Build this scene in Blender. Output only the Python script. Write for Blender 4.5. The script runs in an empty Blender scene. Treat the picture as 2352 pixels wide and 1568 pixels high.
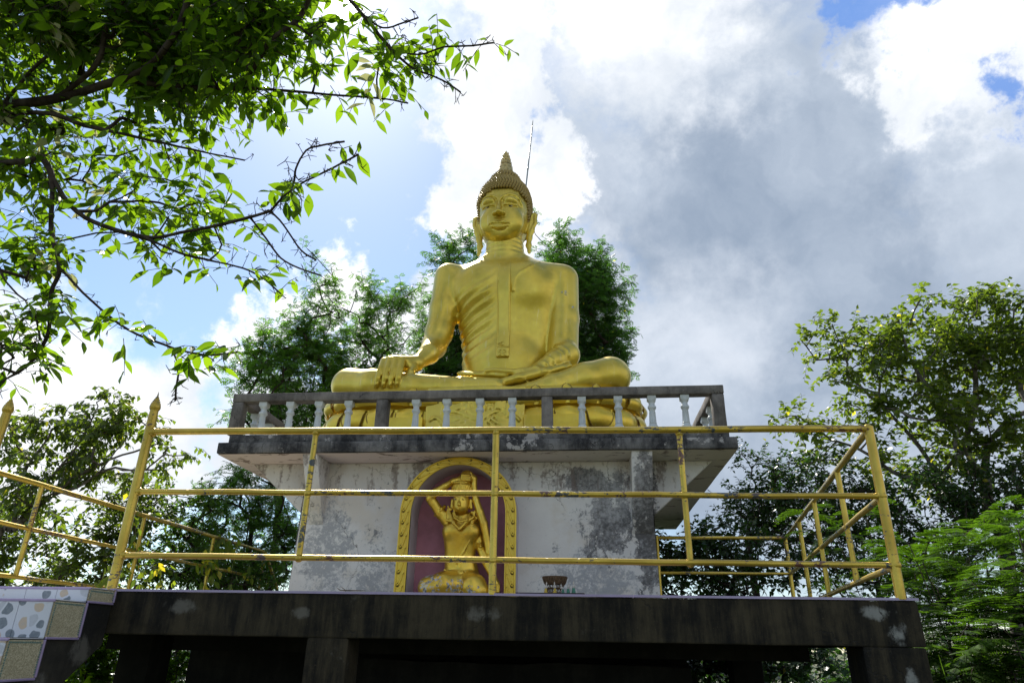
import bpy, bmesh, math, random
import numpy as np
from mathutils import Vector, Matrix, noise as mnoise

scene = bpy.context.scene
COL = scene.collection

# ------------------------------------------------------------------ camera
TH, PS, RO, EYE = math.radians(24.0), math.radians(6.0), 0.0173, 1.5
cF = np.array([-math.sin(PS)*math.cos(TH), math.cos(PS)*math.cos(TH), math.sin(TH)])
_r = np.array([math.cos(PS), math.sin(PS), 0.0]); _u = np.cross(_r, cF)
cR = _r*math.cos(RO)+_u*math.sin(RO); cU = _u*math.cos(RO)-_r*math.sin(RO)
cam_data = bpy.data.cameras.new('camera'); cam = bpy.data.objects.new('camera', cam_data)
COL.objects.link(cam)
cam_data.sensor_width = 36.0; cam_data.lens = 24.0
cam_data.clip_start = 0.05; cam_data.clip_end = 3000
cam.matrix_world = Matrix(((cR[0], cU[0], -cF[0], 0), (cR[1], cU[1], -cF[1], 0), (cR[2], cU[2], -cF[2], EYE), (0, 0, 0, 1)))
scene.camera = cam

def direction(px, py):
    d = cF*1568.0+cR*(px-1176)+cU*(784-py)
    return d/np.linalg.norm(d)
def at(px, py, Y):
    """photo position (2352 px wide) -> point of the place at depth Y"""
    d = direction(px, py); return np.array([0, 0, EYE])+d*(Y/d[1])
def far(px, py, D):
    return np.array([0, 0, EYE])+direction(px, py)*D

# ------------------------------------------------------------------ view, sky, sun
scene.view_settings.view_transform = 'Standard'; scene.view_settings.look = 'None'
scene.view_settings.exposure = 0.86; scene.view_settings.gamma = 1.0
SUN_EL, SUN_AZ = math.radians(48.4), math.radians(-25.6)     # azimuth from +Y, negative to the left

def node(nt, kind, props=None, **inp):
    n = nt.nodes.new(kind)
    for k, v in (props or {}).items(): setattr(n, k, v)
    for k, v in inp.items():
        key = int(k[1:]) if (k[0] == 'i' and k[1:].isdigit()) else k.replace('_', ' ')
        s = n.inputs[key]
        if isinstance(v, bpy.types.NodeSocket): nt.links.new(v, s)
        else: s.default_value = v
    return n
def mth(nt, op, a, b=0.0, c=0.0, clamp=False):
    n = nt.nodes.new('ShaderNodeMath'); n.operation = op; n.use_clamp = clamp
    for i, v in enumerate((a, b, c)):
        if isinstance(v, bpy.types.NodeSocket): nt.links.new(v, n.inputs[i])
        else: n.inputs[i].default_value = v
    return n.outputs[0]
def vmth(nt, op, a, b=(0, 0, 0)):
    n = nt.nodes.new('ShaderNodeVectorMath'); n.operation = op
    for i, v in enumerate((a, b)):
        if isinstance(v, bpy.types.NodeSocket): nt.links.new(v, n.inputs[i])
        elif op == 'SCALE' and i == 1: n.inputs['Scale'].default_value = v if not isinstance(v, tuple) else 1.0
        else: n.inputs[i].default_value = v
    return n
def mixc(nt, f, a, b, mode='MIX'):
    n = nt.nodes.new('ShaderNodeMix'); n.data_type = 'RGBA'; n.blend_type = mode
    for i, v in ((0, f), (6, a), (7, b)):
        if isinstance(v, bpy.types.NodeSocket): nt.links.new(v, n.inputs[i])
        else: n.inputs[i].default_value = v if i == 0 else (tuple(v)+(1,))[:4]
    return n.outputs[2]
def ramp(nt, v, lo, hi, a=0.0, b=1.0, smooth=True):
    n = nt.nodes.new('ShaderNodeMapRange'); n.interpolation_type = 'SMOOTHSTEP' if smooth else 'LINEAR'
    nt.links.new(v, n.inputs[0])
    for i, q in enumerate((lo, hi, a, b)): n.inputs[i+1].default_value = q
    return n.outputs[0]
def noise(nt, vec, scale, detail=5, rough=0.5, dist=0.0, out=0):
    n = node(nt, 'ShaderNodeTexNoise', Vector=vec, Scale=scale, Detail=detail, Roughness=rough, Distortion=dist)
    return n.outputs[out]

world = bpy.data.worlds.new('World'); scene.world = world; world.use_nodes = True
wt = world.node_tree; wt.nodes.clear()
sky = node(wt, 'ShaderNodeTexSky', dict(sky_type='NISHITA', sun_disc=False, sun_elevation=SUN_EL, sun_rotation=SUN_AZ,
                                        altitude=100.0, air_density=1.0, dust_density=0.3, ozone_density=2.0))
dirv = node(wt, 'ShaderNodeTexCoord').outputs['Generated']
nA = noise(wt, dirv, 3.2, 9, 0.6, 0.0, 1)
nB = noise(wt, dirv, 13.0, 8, 0.62, 0.0, 0)
nC = noise(wt, dirv, 1.8, 6, 0.55, 0.4, 0)
warp = vmth(wt, 'ADD', dirv, vmth(wt, 'SCALE', vmth(wt, 'SUBTRACT', nA, (0.5, 0.5, 0.5)).outputs[0], 0.22).outputs[0]).outputs[0]
warp = vmth(wt, 'NORMALIZE', warp).outputs[0]
def blob(px, py, rad, soft, amp=0.0):
    """cloud mass seen round a direction of the sky; rad/soft in photo px (about 1/1700 rad)"""
    d = direction(px, py)
    dt = vmth(wt, 'DOT_PRODUCT', warp, tuple(d)).outputs['Value']
    ang = mth(wt, 'SQRT', mth(wt, 'MAXIMUM', mth(wt, 'SUBTRACT', 2.0, mth(wt, 'MULTIPLY', dt, 2.0)), 0.0))
    if amp: ang = mth(wt, 'ADD', ang, mth(wt, 'MULTIPLY', mth(wt, 'SUBTRACT', nB, 0.5), amp))
    r, s = rad/1700.0, soft/1700.0
    return ramp(wt, ang, r+s, r-s)
def union(bs):
    o = bs[0]
    for b in bs[1:]: o = mth(wt, 'MAXIMUM', o, b)
    return o
white = union([blob(1190, 60, 150, 50, .25), blob(1150, 260, 165, 30, .25), blob(1170, 430, 190, 30, .25), blob(1480, 40, 210, 150, .3),
               blob(1100, 500, 80, 30, .3), blob(790, 660, 90, 35, .28), blob(620, 740, 70, 35, .28), blob(930, 790, 150, 50, .3),
               blob(230, 960, 250, 90, .3), blob(400, 860, 110, 60, .3), blob(-250, 800, 200, 90, .3), blob(600, 980, 150, 80, .3), blob(2230, 60, 200, 70, .25),
               blob(2120, 170, 120, 40, .3)])
grey = union([blob(1750, 420, 420, 150, .25), blob(2250, 420, 220, 80, .25), blob(1850, 900, 520, 160, .2), blob(1420, 420, 190, 80, .3), blob(1380, 650, 180, 80, .3),
              blob(2500, 900, 420, 150, .2), blob(1650, 130, 180, 120, .3)])
hole = union([blob(1960, 45, 52, 38, .3), blob(2320, 228, 48, 34, .3)])
behind = ramp(wt, nC, 0.42, 0.62)                               # clouds over the rest of the sky
fwd = vmth(wt, 'DOT_PRODUCT', dirv, tuple(cF)).outputs['Value']
behind = mth(wt, 'MULTIPLY', behind, ramp(wt, fwd, 0.55, 0.25))
upz = node(wt, 'ShaderNodeSeparateXYZ', Vector=dirv).outputs[2]
# brightness of a cloud: whiter towards the sun
sd = direction(790, 10)
sdot = vmth(wt, 'DOT_PRODUCT', dirv, tuple(sd)).outputs['Value']
texture = ramp(wt, noise(wt, warp, 5.0, 9, 0.6), 0.3, 0.72, 0.0, 1.0)
STR = 0.10
base = mixc(wt, 1.0, sky.outputs[0], (0.90, 0.93, 0.92), 'MULTIPLY')
whitec = mixc(wt, texture, (4.6, 4.9, 5.3), (7.6, 7.6, 7.7))
greyc = mixc(wt, ramp(wt, noise(wt, warp, 3.4, 8, 0.6), 0.3, 0.7), (1.7, 2.15, 2.85), (3.25, 3.7, 4.35))
behc = mixc(wt, texture, (3.5, 3.7, 4.0), (6.2, 6.2, 6.2))
c = mixc(wt, behind, base, behc)
c = mixc(wt, grey, c, greyc)
halo = union([blob(1380, 330, 170, 170, .25), blob(1420, 120, 260, 180, .3), blob(1330, 560, 110, 130, .3), blob(1600, 800, 150, 200, .3), blob(2250, 180, 220, 120, .3)])
c = mixc(wt, mth(wt, 'MULTIPLY', halo, 0.7), c, mixc(wt, texture, (3.4, 3.9, 4.6), (5.2, 5.5, 6.0)))
c = mixc(wt, white, c, whitec)
c = mixc(wt, mth(wt, 'MULTIPLY', hole, 0.9), c, (0.85, 1.9, 4.6))
glow = mth(wt, 'POWER', mth(wt, 'MAXIMUM', sdot, 0.0), 110.0)
glow2 = mth(wt, 'POWER', mth(wt, 'MAXIMUM', sdot, 0.0), 9000.0)
gl = mth(wt, 'ADD', mth(wt, 'MULTIPLY', glow, 1.5), mth(wt, 'MULTIPLY', glow2, 120.0))
glc = mixc(wt, 1.0, mixc(wt, 0.0, (1, 1, 1), (1, 1, 1)), (1.0, 0.97, 0.9), 'MULTIPLY')
gadd = vmth(wt, 'SCALE', glc); wt.links.new(gl, gadd.inputs['Scale'])
c = mixc(wt, 1.0, c, gadd.outputs[0], 'ADD')
c = mixc(wt, ramp(wt, upz, -0.02, 0.0), (0.35, 0.36, 0.3), c)
bg = node(wt, 'ShaderNodeBackground', Color=c, Strength=STR)
wo = node(wt, 'ShaderNodeOutputWorld', Surface=bg.outputs[0])
world.cycles.sampling_method = 'MANUAL'; world.cycles.sample_map_resolution = 1024

sun_d = bpy.data.lights.new('sun', 'SUN'); sun_d.energy = 4.0; sun_d.angle = math.radians(0.55); sun_d.color = (1.0, 0.95, 0.86)
sun = bpy.data.objects.new('sun', sun_d); COL.objects.link(sun)
sv = Vector((math.sin(SUN_AZ)*math.cos(SUN_EL), math.cos(SUN_AZ)*math.cos(SUN_EL), math.sin(SUN_EL)))
sun.rotation_euler = sv.to_track_quat('Z', 'Y').to_euler(); sun.location = (-6, 12, 20)

# ------------------------------------------------------------------ object helpers
WL = {}
def tag(o, label=None, cat=None, group=None, kind=None):
    if label: o['label'] = label
    if cat: o['category'] = cat
    if group: o['group'] = group
    if kind: o['kind'] = kind
    return o
def thing(name, label, cat, loc=(0, 0, 0), group=None):
    o = bpy.data.objects.new(name, None); COL.objects.link(o); o.location = loc; o.empty_display_size = 0.2
    WL[o] = np.array(loc, float); return tag(o, label, cat, group)
def mesh_obj(name, verts, faces, mat, parent=None, smooth=False, loc=None, label=None):
    """verts in place coordinates; the object's origin is its parent's origin (or loc)"""
    org = WL[parent] if parent is not None else np.array(loc if loc is not None else (0, 0, 0), float)
    verts = np.asarray(verts, float).reshape(-1, 3)-org
    me = bpy.data.meshes.new(name)
    if isinstance(faces, np.ndarray):
        k = faces.shape[1]; nf = len(faces)
        me.vertices.add(len(verts)); me.vertices.foreach_set('co', verts.astype(np.float32).ravel())
        me.loops.add(nf*k); me.loops.foreach_set('vertex_index', faces.astype(np.int32).ravel())
        me.polygons.add(nf); me.polygons.foreach_set('loop_start', np.arange(0, nf*k, k, dtype=np.int32))
        me.polygons.foreach_set('loop_total', np.full(nf, k, dtype=np.int32))
        me.update(calc_edges=True)
    else:
        me.from_pydata([tuple(v) for v in verts], [], faces); me.update()
    if smooth: me.polygons.foreach_set('use_smooth', np.ones(len(me.polygons), dtype=bool))
    if mat is not None: me.materials.append(mat)
    o = bpy.data.objects.new(name, me); COL.objects.link(o)
    if parent is not None: o.parent = parent
    else: o.location = org
    WL[o] = org
    if label: o['label'] = label
    return o
def dup(o, parent, off=(0, 0, 0)):
    c = o.copy(); COL.objects.link(c); c.parent = parent
    c.location = Vector(o.location)+Vector(off); WL[c] = WL[o]+np.array(off, float); return c

class MB:
    """collects shapes into one mesh"""
    def __init__(s): s.v = []; s.f = []
    def add(s, v, f):
        n = len(s.v); s.v += [tuple(map(float, p)) for p in v]; s.f += [tuple(i+n for i in q) for q in f]; return s
    def bm(s, b):
        b.verts.ensure_lookup_table(); b.verts.index_update()
        s.add([v.co[:] for v in b.verts], [[v.index for v in f.verts] for f in b.faces]); b.free(); return s
    def box(s, x0, x1, y0, y1, z0, z1, bev=0.0, seg=1):
        b = bmesh.new(); bmesh.ops.create_cube(b, size=1.0)
        for v in b.verts: v.co = Vector((x0 if v.co.x < 0 else x1, y0 if v.co.y < 0 else y1, z0 if v.co.z < 0 else z1))
        if bev: bmesh.ops.bevel(b, geom=b.edges[:], offset=bev, segments=seg, affect='EDGES', profile=0.5)
        return s.bm(b)
    def hull(s, pts, bev=0.0):
        b = bmesh.new()
        for p in pts: b.verts.new(p)
        r = bmesh.ops.convex_hull(b, input=b.verts)
        bmesh.ops.dissolve_limit(b, angle_limit=0.01, verts=b.verts[:], edges=b.edges[:])
        if bev: bmesh.ops.bevel(b, geom=b.edges[:], offset=bev, segments=2, affect='EDGES', profile=0.5)
        return s.bm(b)
    def rough(s, x0, x1, y0, y1, z0, z1, step=0.12, amp=0.004, seed=0):
        """a cast concrete box: rounded, slightly wavy"""
        b = bmesh.new(); bmesh.ops.create_cube(b, size=1.0)
        L = (x1-x0, y1-y0, z1-z0)
        for v in b.verts: v.co = Vector((x0 if v.co.x < 0 else x1, y0 if v.co.y < 0 else y1, z0 if v.co.z < 0 else z1))
        bmesh.ops.bevel(b, geom=b.edges[:], offset=min(0.012, min(L)*0.2), segments=2, affect='EDGES', profile=0.5)
        for ax in range(3):
            n = int(L[ax]/step); org = (x0, y0, z0)[ax]
            for i in range(1, n+1):
                co = [0, 0, 0]; co[ax] = org+L[ax]*i/(n+1); no = [0, 0, 0]; no[ax] = 1
                bmesh.ops.bisect_plane(b, geom=b.verts[:]+b.edges[:]+b.faces[:], plane_co=co, plane_no=no)
        for v in b.verts:
            p = v.co*3.1+Vector((seed*7.3, seed*1.7, 0)); q = v.co*14.0
            v.co += mnoise.noise_vector(p)*amp+mnoise.noise_vector(q)*amp*0.5
        return s.bm(b)
    def tube(s, pts, r, n=8, cap=True):
        pts = [np.array(p, float) for p in pts]; m = len(pts)
        rr = [r]*m if np.isscalar(r) else list(r)
        up = np.array([0.0, 0, 1.0]); V = []; prev = None
        for i, p in enumerate(pts):
            t = pts[min(i+1, m-1)]-pts[max(i-1, 0)]; t = t/(np.linalg.norm(t)+1e-9)
            if prev is None:
                a = np.cross(t, up if abs(t[2]) < 0.9 else np.array([1.0, 0, 0]))
            else: a = prev-t*prev.dot(t)
            a = a/(np.linalg.norm(a)+1e-9); prev = a; bb = np.cross(t, a)
            for k in range(n):
                g = 2*math.pi*k/n; V.append(p+rr[i]*(math.cos(g)*a+math.sin(g)*bb))
        Fc = []
        for i in range(m-1):
            for k in range(n):
                k2 = (k+1) % n; Fc.append((i*n+k, i*n+k2, (i+1)*n+k2, (i+1)*n+k))
        if cap: Fc.append(tuple(range(n))[::-1]); Fc.append(tuple((m-1)*n+k for k in range(n)))
        return s.add(V, Fc)
    def lathe(s, prof, cx, cy, cz=0.0, n=16, sq=None):
        """prof: (r, z) list, revolved round a vertical axis"""
        V = []; m = len(prof)
        for i, (r, z) in enumerate(prof):
            for k in range(n):
                g = 2*math.pi*k/n
                q = 1.0
                if sq and sq[i]:                       # squared-off section
                    q = 1.0/max(abs(math.cos(g)), abs(math.sin(g)))
                V.append((cx+r*q*math.cos(g), cy+r*q*math.sin(g), cz+z))
        Fc = [(i*n+k, i*n+(k+1) % n, (i+1)*n+(k+1) % n, (i+1)*n+k) for i in range(m-1) for k in range(n)]
        Fc.append(tuple(range(n))[::-1]); Fc.append(tuple((m-1)*n+k for k in range(n)))
        return s.add(V, Fc)
    def build(s, name, mat, parent=None, smooth=False, label=None, loc=None, auto=None):
        o = mesh_obj(name, s.v, s.f, mat, parent, smooth, loc, label)
        if auto: o.data.set_sharp_from_angle(angle=math.radians(auto))
        return o

# ------------------------------------------------------------------ distance-field sculpting
class Field:
    def __init__(s, lo, hi, h):
        s.lo = np.array(lo, float); s.h = h
        s.n = np.ceil((np.array(hi)-s.lo)/h).astype(int)+1
        s.D = np.full(tuple(s.n), 1.0, np.float32)
    def sub(s, lo, hi):
        a = np.clip(np.floor((np.array(lo)-s.lo)/s.h).astype(int), 0, s.n-1)
        b = np.clip(np.ceil((np.array(hi)-s.lo)/s.h).astype(int)+1, 0, s.n)
        sl = tuple(slice(i, j) for i, j in zip(a, b))
        ax = [(s.lo[i]+s.h*np.arange(a[i], b[i])).astype(np.float32) for i in range(3)]
        return sl, ax[0][:, None, None], ax[1][None, :, None], ax[2][None, None, :]
    def op(s, fn, lo, hi, k=0.03, mode='add', pad=None):
        pad = (k+4*s.h) if pad is None else pad
        sl, X, Y, Z = s.sub(np.array(lo)-pad, np.array(hi)+pad)
        if 0 in s.D[sl].shape: return
        d = fn(X, Y, Z).astype(np.float32); o = s.D[sl]
        if mode == 'add':
            hh = np.maximum(k-np.abs(o-d), 0)/max(k, 1e-6); s.D[sl] = np.minimum(o, d)-hh*hh*k*0.25
        elif mode == 'cut':
            d = -d; hh = np.maximum(k-np.abs(o-d), 0)/max(k, 1e-6); s.D[sl] = np.maximum(o, d)+hh*hh*k*0.25
        elif mode == 'bump': s.D[sl] = o+d
    def cap(s, a, b, ra, rb=None, k=0.03, mode='add', sc=(1, 1, 1)):
        rb = ra if rb is None else rb
        sc = np.array(sc, float); a = np.array(a, float); b = np.array(b, float)
        ab = (b-a)/sc; L2 = float(ab.dot(ab))+1e-9; m = float(min(sc))
        def fn(X, Y, Z):
            px, py, pz = (X-a[0])/sc[0], (Y-a[1])/sc[1], (Z-a[2])/sc[2]
            t = np.clip((px*ab[0]+py*ab[1]+pz*ab[2])/L2, 0, 1)
            return (np.sqrt((px-t*ab[0])**2+(py-t*ab[1])**2+(pz-t*ab[2])**2)-(ra+(rb-ra)*t))*m
        R = max(ra, rb)*sc
        s.op(fn, np.minimum(a, b)-R, np.maximum(a, b)+R, k, mode)
    def chain(s, pts, rr, k=0.02, mode='add', sc=(1, 1, 1)):
        rr = [rr]*len(pts) if np.isscalar(rr) else rr
        for i in range(len(pts)-1): s.cap(pts[i], pts[i+1], rr[i], rr[i+1], k, mode, sc)
    def ell(s, c, r, k=0.03, mode='add', rotz=0.0, roty=0.0, rotx=0.0):
        c = np.array(c, float); r = np.array(r, float)
        M = np.array(Matrix.Rotation(rotz, 3, 'Z') @ Matrix.Rotation(roty, 3, 'Y') @ Matrix.Rotation(rotx, 3, 'X')).T
        def fn(X, Y, Z):
            x, y, z = X-c[0], Y-c[1], Z-c[2]
            u = (M[0, 0]*x+M[0, 1]*y+M[0, 2]*z)/r[0]; v = (M[1, 0]*x+M[1, 1]*y+M[1, 2]*z)/r[1]; w = (M[2, 0]*x+M[2, 1]*y+M[2, 2]*z)/r[2]
            q = np.sqrt(u*u+v*v+w*w)+1e-6; g = np.sqrt((u/r[0])**2+(v/r[1])**2+(w/r[2])**2)+1e-6
            return q*(q-1)/g
        R = np.full(3, r.max()); s.op(fn, c-R, c+R, k, mode)
    def loft(s, zs, cx, cy, a, b, p=2.2, k=0.03, mode='add', infl=0.0, clip=None):
        """stack of superellipse sections: half width a, half depth b, centre (cx, cy) as functions of z"""
        zs = np.array(zs, float); cx, cy, a, b = [np.array(q, float)*np.ones(len(zs)) for q in (cx, cy, a, b)]
        zf = np.linspace(zs[0], zs[-1], 200)
        def sm(q):
            w = np.interp(zf, zs, q)
            kk = np.ones(9)/9; e = np.concatenate([np.full(4, w[0]), w, np.full(4, w[-1])]); return np.convolve(e, kk, 'valid')
        cxf, cyf, af, bf = sm(cx), sm(cy), sm(a), sm(b)
        def fn(X, Y, Z):
            I = lambda q: np.interp(Z.ravel(), zf, q).reshape(Z.shape)
            A, B = I(af)+1e-4, I(bf)+1e-4
            u = np.abs((X-I(cxf))/A); v = np.abs((Y-I(cyf))/B)
            q = (u**p+v**p)**(1.0/p)
            d = (q-1)*np.minimum(A, B)*0.9
            d = np.maximum(d, np.maximum(zs[0]-Z, Z-zs[-1]))-infl
            if clip is not None: d = np.maximum(d, clip(X, Y, Z))
            return d
        lo = (float((cx-a).min()), float((cy-b).min()), zs[0]); hi = (float((cx+a).max()), float((cy+b).max()), zs[-1])
        s.op(fn, lo, hi, k, mode); return fn
    def box(s, lo, hi, r=0.01, k=0.01, mode='add'):
        c = (np.array(lo)+np.array(hi))/2; e = (np.array(hi)-np.array(lo))/2-r
        def fn(X, Y, Z):
            x, y, z = np.abs(X-c[0])-e[0], np.abs(Y-c[1])-e[1], np.abs(Z-c[2])-e[2]
            return np.sqrt(np.maximum(x, 0)**2+np.maximum(y, 0)**2+np.maximum(z, 0)**2)+np.minimum(np.maximum(x, np.maximum(y, z)), 0)-r
        s.op(fn, lo, hi, k, mode)
    def mesh(s):
        D = s.D; ins = D < 0
        c8 = [ins[i:i+D.shape[0]-1, j:j+D.shape[1]-1, k:k+D.shape[2]-1] for i in (0, 1) for j in (0, 1) for k in (0, 1)]
        cnt = sum(q.astype(np.int8) for q in c8)
        act = (cnt > 0) & (cnt < 8); I, J, K = np.nonzero(act)
        idx = np.full(act.shape, -1, np.int32); idx[I, J, K] = np.arange(len(I))
        val = {(i, j, k): D[I+i, J+j, K+k].astype(np.float64) for i in (0, 1) for j in (0, 1) for k in (0, 1)}
        S = np.zeros((len(I), 3)); N = np.zeros(len(I))
        for a in val:
            for ax in range(3):
                if a[ax]: continue
                b = list(a); b[ax] = 1; b = tuple(b)
                m = (val[a] < 0) != (val[b] < 0); t = np.where(m, val[a]/(val[a]-val[b]+1e-12), 0)
                for q in range(3): S[:, q] += np.where(m, a[q]+(t if q == ax else 0), 0)
                N += m
        V = (np.stack([I, J, K], 1)+S/N[:, None])*s.h+s.lo
        Q = []
        for ax in range(3):
            sl0 = [slice(None)]*3; sl1 = [slice(None)]*3; sl0[ax] = slice(0, -1); sl1[ax] = slice(1, None)
            m = ins[tuple(sl0)] != ins[tuple(sl1)]; A = np.stack(np.nonzero(m), 1)
            o1, o2 = [q for q in range(3) if q != ax]
            ok = (A[:, o1] > 0) & (A[:, o2] > 0) & (A[:, o1] < D.shape[o1]-1) & (A[:, o2] < D.shape[o2]-1); A = A[ok]
            def cell(d1, d2):
                B = A.copy(); B[:, o1] -= d1; B[:, o2] -= d2; return idx[B[:, 0], B[:, 1], B[:, 2]]
            q = np.stack([cell(1, 1), cell(0, 1), cell(0, 0), cell(1, 0)], 1)
            flip = ins[tuple(A.T)] ^ (ax == 1)
            q[~flip] = q[~flip][:, ::-1]
            Q.append(q)
        return V, np.concatenate(Q)
def sculpt(name, field, mat, parent, relax=1, extra=None):
    V, Q = field.mesh() if isinstance(field, Field) else field
    for _ in range(relax):                                  # light smoothing
        S = np.zeros_like(V); N = np.zeros(len(V))
        for a, b in ((0, 1), (1, 2), (2, 3), (3, 0)):
            np.add.at(S, Q[:, a], V[Q[:, b]]); np.add.at(N, Q[:, a], 1)
            np.add.at(S, Q[:, b], V[Q[:, a]]); np.add.at(N, Q[:, b], 1)
        V = V*0.4+0.6*S/np.maximum(N, 1)[:, None]
    if extra is not None:
        V2, Q2 = extra; Q = np.concatenate([Q, Q2+len(V)]); V = np.concatenate([V, V2])
    return mesh_obj(name, V, Q, mat, parent, True)
# ------------------------------------------------------------------ materials
def new_mat(name):
    m = bpy.data.materials.new(name); m.use_nodes = True; nt = m.node_tree; nt.nodes.clear()
    out = nt.nodes.new('ShaderNodeOutputMaterial'); p = nt.nodes.new('ShaderNodeBsdfPrincipled')
    nt.links.new(p.outputs[0], out.inputs[0]); return m, nt, p, out
def setp(nt, p, **kw):
    for k, v in kw.items():
        s = p.inputs[k.replace('_', ' ')]
        if isinstance(v, bpy.types.NodeSocket): nt.links.new(v, s)
        elif s.type == 'RGBA': s.default_value = (tuple(v)+(1,))[:4]
        else: s.default_value = v
def pos(nt): return node(nt, 'ShaderNodeNewGeometry').outputs['Position']
def scalev(nt, v, sc): return vmth(nt, 'MULTIPLY', v, sc).outputs[0]
def bump(nt, h, strength, dist=0.01):
    return node(nt, 'ShaderNodeBump', Strength=strength, Distance=dist, Height=h).outputs[0]
def spot(nt, P, c, r, lo=1.15, hi=0.6):
    """soft region of a surface round point c with radii r"""
    d = vmth(nt, 'LENGTH', vmth(nt, 'DIVIDE', vmth(nt, 'SUBTRACT', P, c).outputs[0], r).outputs[0]).outputs['Value']
    return ramp(nt, d, lo, hi)
def mx(nt, *a):
    o = a[0]
    for b in a[1:]: o = mth(nt, 'MAXIMUM', o, b)
    return o
def cracks(nt, P, scale, width, seed=(0, 0, 0)):
    w = vmth(nt, 'ADD', P, vmth(nt, 'SCALE', noise(nt, P, 5.0, 4, 0.6, 0, 1), 0.25).outputs[0]).outputs[0]
    w = vmth(nt, 'ADD', w, seed).outputs[0]
    v = node(nt, 'ShaderNodeTexVoronoi', dict(feature='DISTANCE_TO_EDGE'), Vector=w, Scale=scale).outputs[0]
    return ramp(nt, v, width, 0.0)

def gold_leaf(name, col=(0.70, 0.54, 0.085), deep=(0.58, 0.43, 0.05), rough=0.39, peel=0.0, spots=(), metal=0.86, coat=0.28, streak=True):
    m, nt, p, out = new_mat(name); P = pos(nt)
    n1 = noise(nt, P, 1.6, 6, 0.6); n2 = noise(nt, P, 14, 6, 0.65)
    c = mixc(nt, ramp(nt, n1, 0.35, 0.7), col, deep)
    c = mixc(nt, ramp(nt, n2, 0.5, 0.8, 0, 0.25), c, (0.78, 0.66, 0.24))
    st = noise(nt, scalev(nt, P, (26, 26, 1.2)), 1.0, 5, 0.65)              # rain streaks
    if streak: c = mixc(nt, ramp(nt, st, 0.58, 0.76, 0, 0.4), c, (0.83, 0.74, 0.44))
    fx = noise(nt, P, 60, 3, 0.5)
    c = mixc(nt, ramp(nt, fx, 0.68, 0.74, 0, 0.45), c, (0.30, 0.24, 0.16))
    ck = mth(nt, 'MULTIPLY', cracks(nt, P, 0.9, 0.004), ramp(nt, n1, 0.60, 0.66))
    c = mixc(nt, mth(nt, 'MULTIPLY', ck, 0.4), c, (0.26, 0.17, 0.05))
    me = mth(nt, 'SUBTRACT', metal, mth(nt, 'MULTIPLY', ck, 0.5))
    if spots:
        sp = mx(nt, *[spot(nt, P, a, b) for a, b in spots])
        pn = noise(nt, P, 22, 8, 0.75)
        lv = mth(nt, 'ADD', pn, mth(nt, 'MULTIPLY', sp, peel))
        bare = mth(nt, 'MULTIPLY', ramp(nt, lv, 0.80, 0.84), ramp(nt, sp, 0.05, 0.2))
        bc = mixc(nt, ramp(nt, noise(nt, P, 30, 5, 0.6), 0.42, 0.55), (0.09, 0.10, 0.13), (0.45, 0.46, 0.47))
        c = mixc(nt, bare, c, bc); me = mth(nt, 'MULTIPLY', me, mth(nt, 'SUBTRACT', 1.0, bare))
    ro = ramp(nt, n2, 0.3, 0.75, rough-0.07, rough+0.12)
    h = mth(nt, 'ADD', mth(nt, 'MULTIPLY', noise(nt, P, 9, 5, 0.6), 0.6), mth(nt, 'ADD', mth(nt, 'MULTIPLY', n2, 0.25), mth(nt, 'MULTIPLY', ck, -0.5)))
    setp(nt, p, Base_Color=c, Metallic=me, Roughness=ro, Coat_Weight=coat, Coat_Roughness=0.22, Normal=bump(nt, h, 0.2, 0.006))
    return m
M = {}
M['gold'] = gold_leaf('gold_leaf', spots=[((-0.18, 9.3, 6.42), (0.09, 0.5, 0.07)), ((-0.06, 9.4, 6.2), (0.04, 0.4, 0.03))], peel=0.28)
M['gold_hair'] = gold_leaf('aged_gold_curls', (0.40, 0.29, 0.09), (0.30, 0.20, 0.05), 0.45, metal=0.6, coat=0.15, streak=False)
M['gold_pale'] = gold_leaf('pale_gold_finial', (0.62, 0.50, 0.20), (0.48, 0.35, 0.12), 0.42, metal=0.65, coat=0.2, streak=False)
M['gold_ped'] = gold_leaf('gold_paint_pedestal', (0.78, 0.57, 0.06), (0.62, 0.41, 0.03), 0.38, metal=0.75, coat=0.25)
M['gold_arch'] = gold_leaf('yellow_gold_arch', (0.74, 0.54, 0.06), (0.62, 0.42, 0.035), 0.5, metal=0.35, coat=0.15, streak=False)

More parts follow.
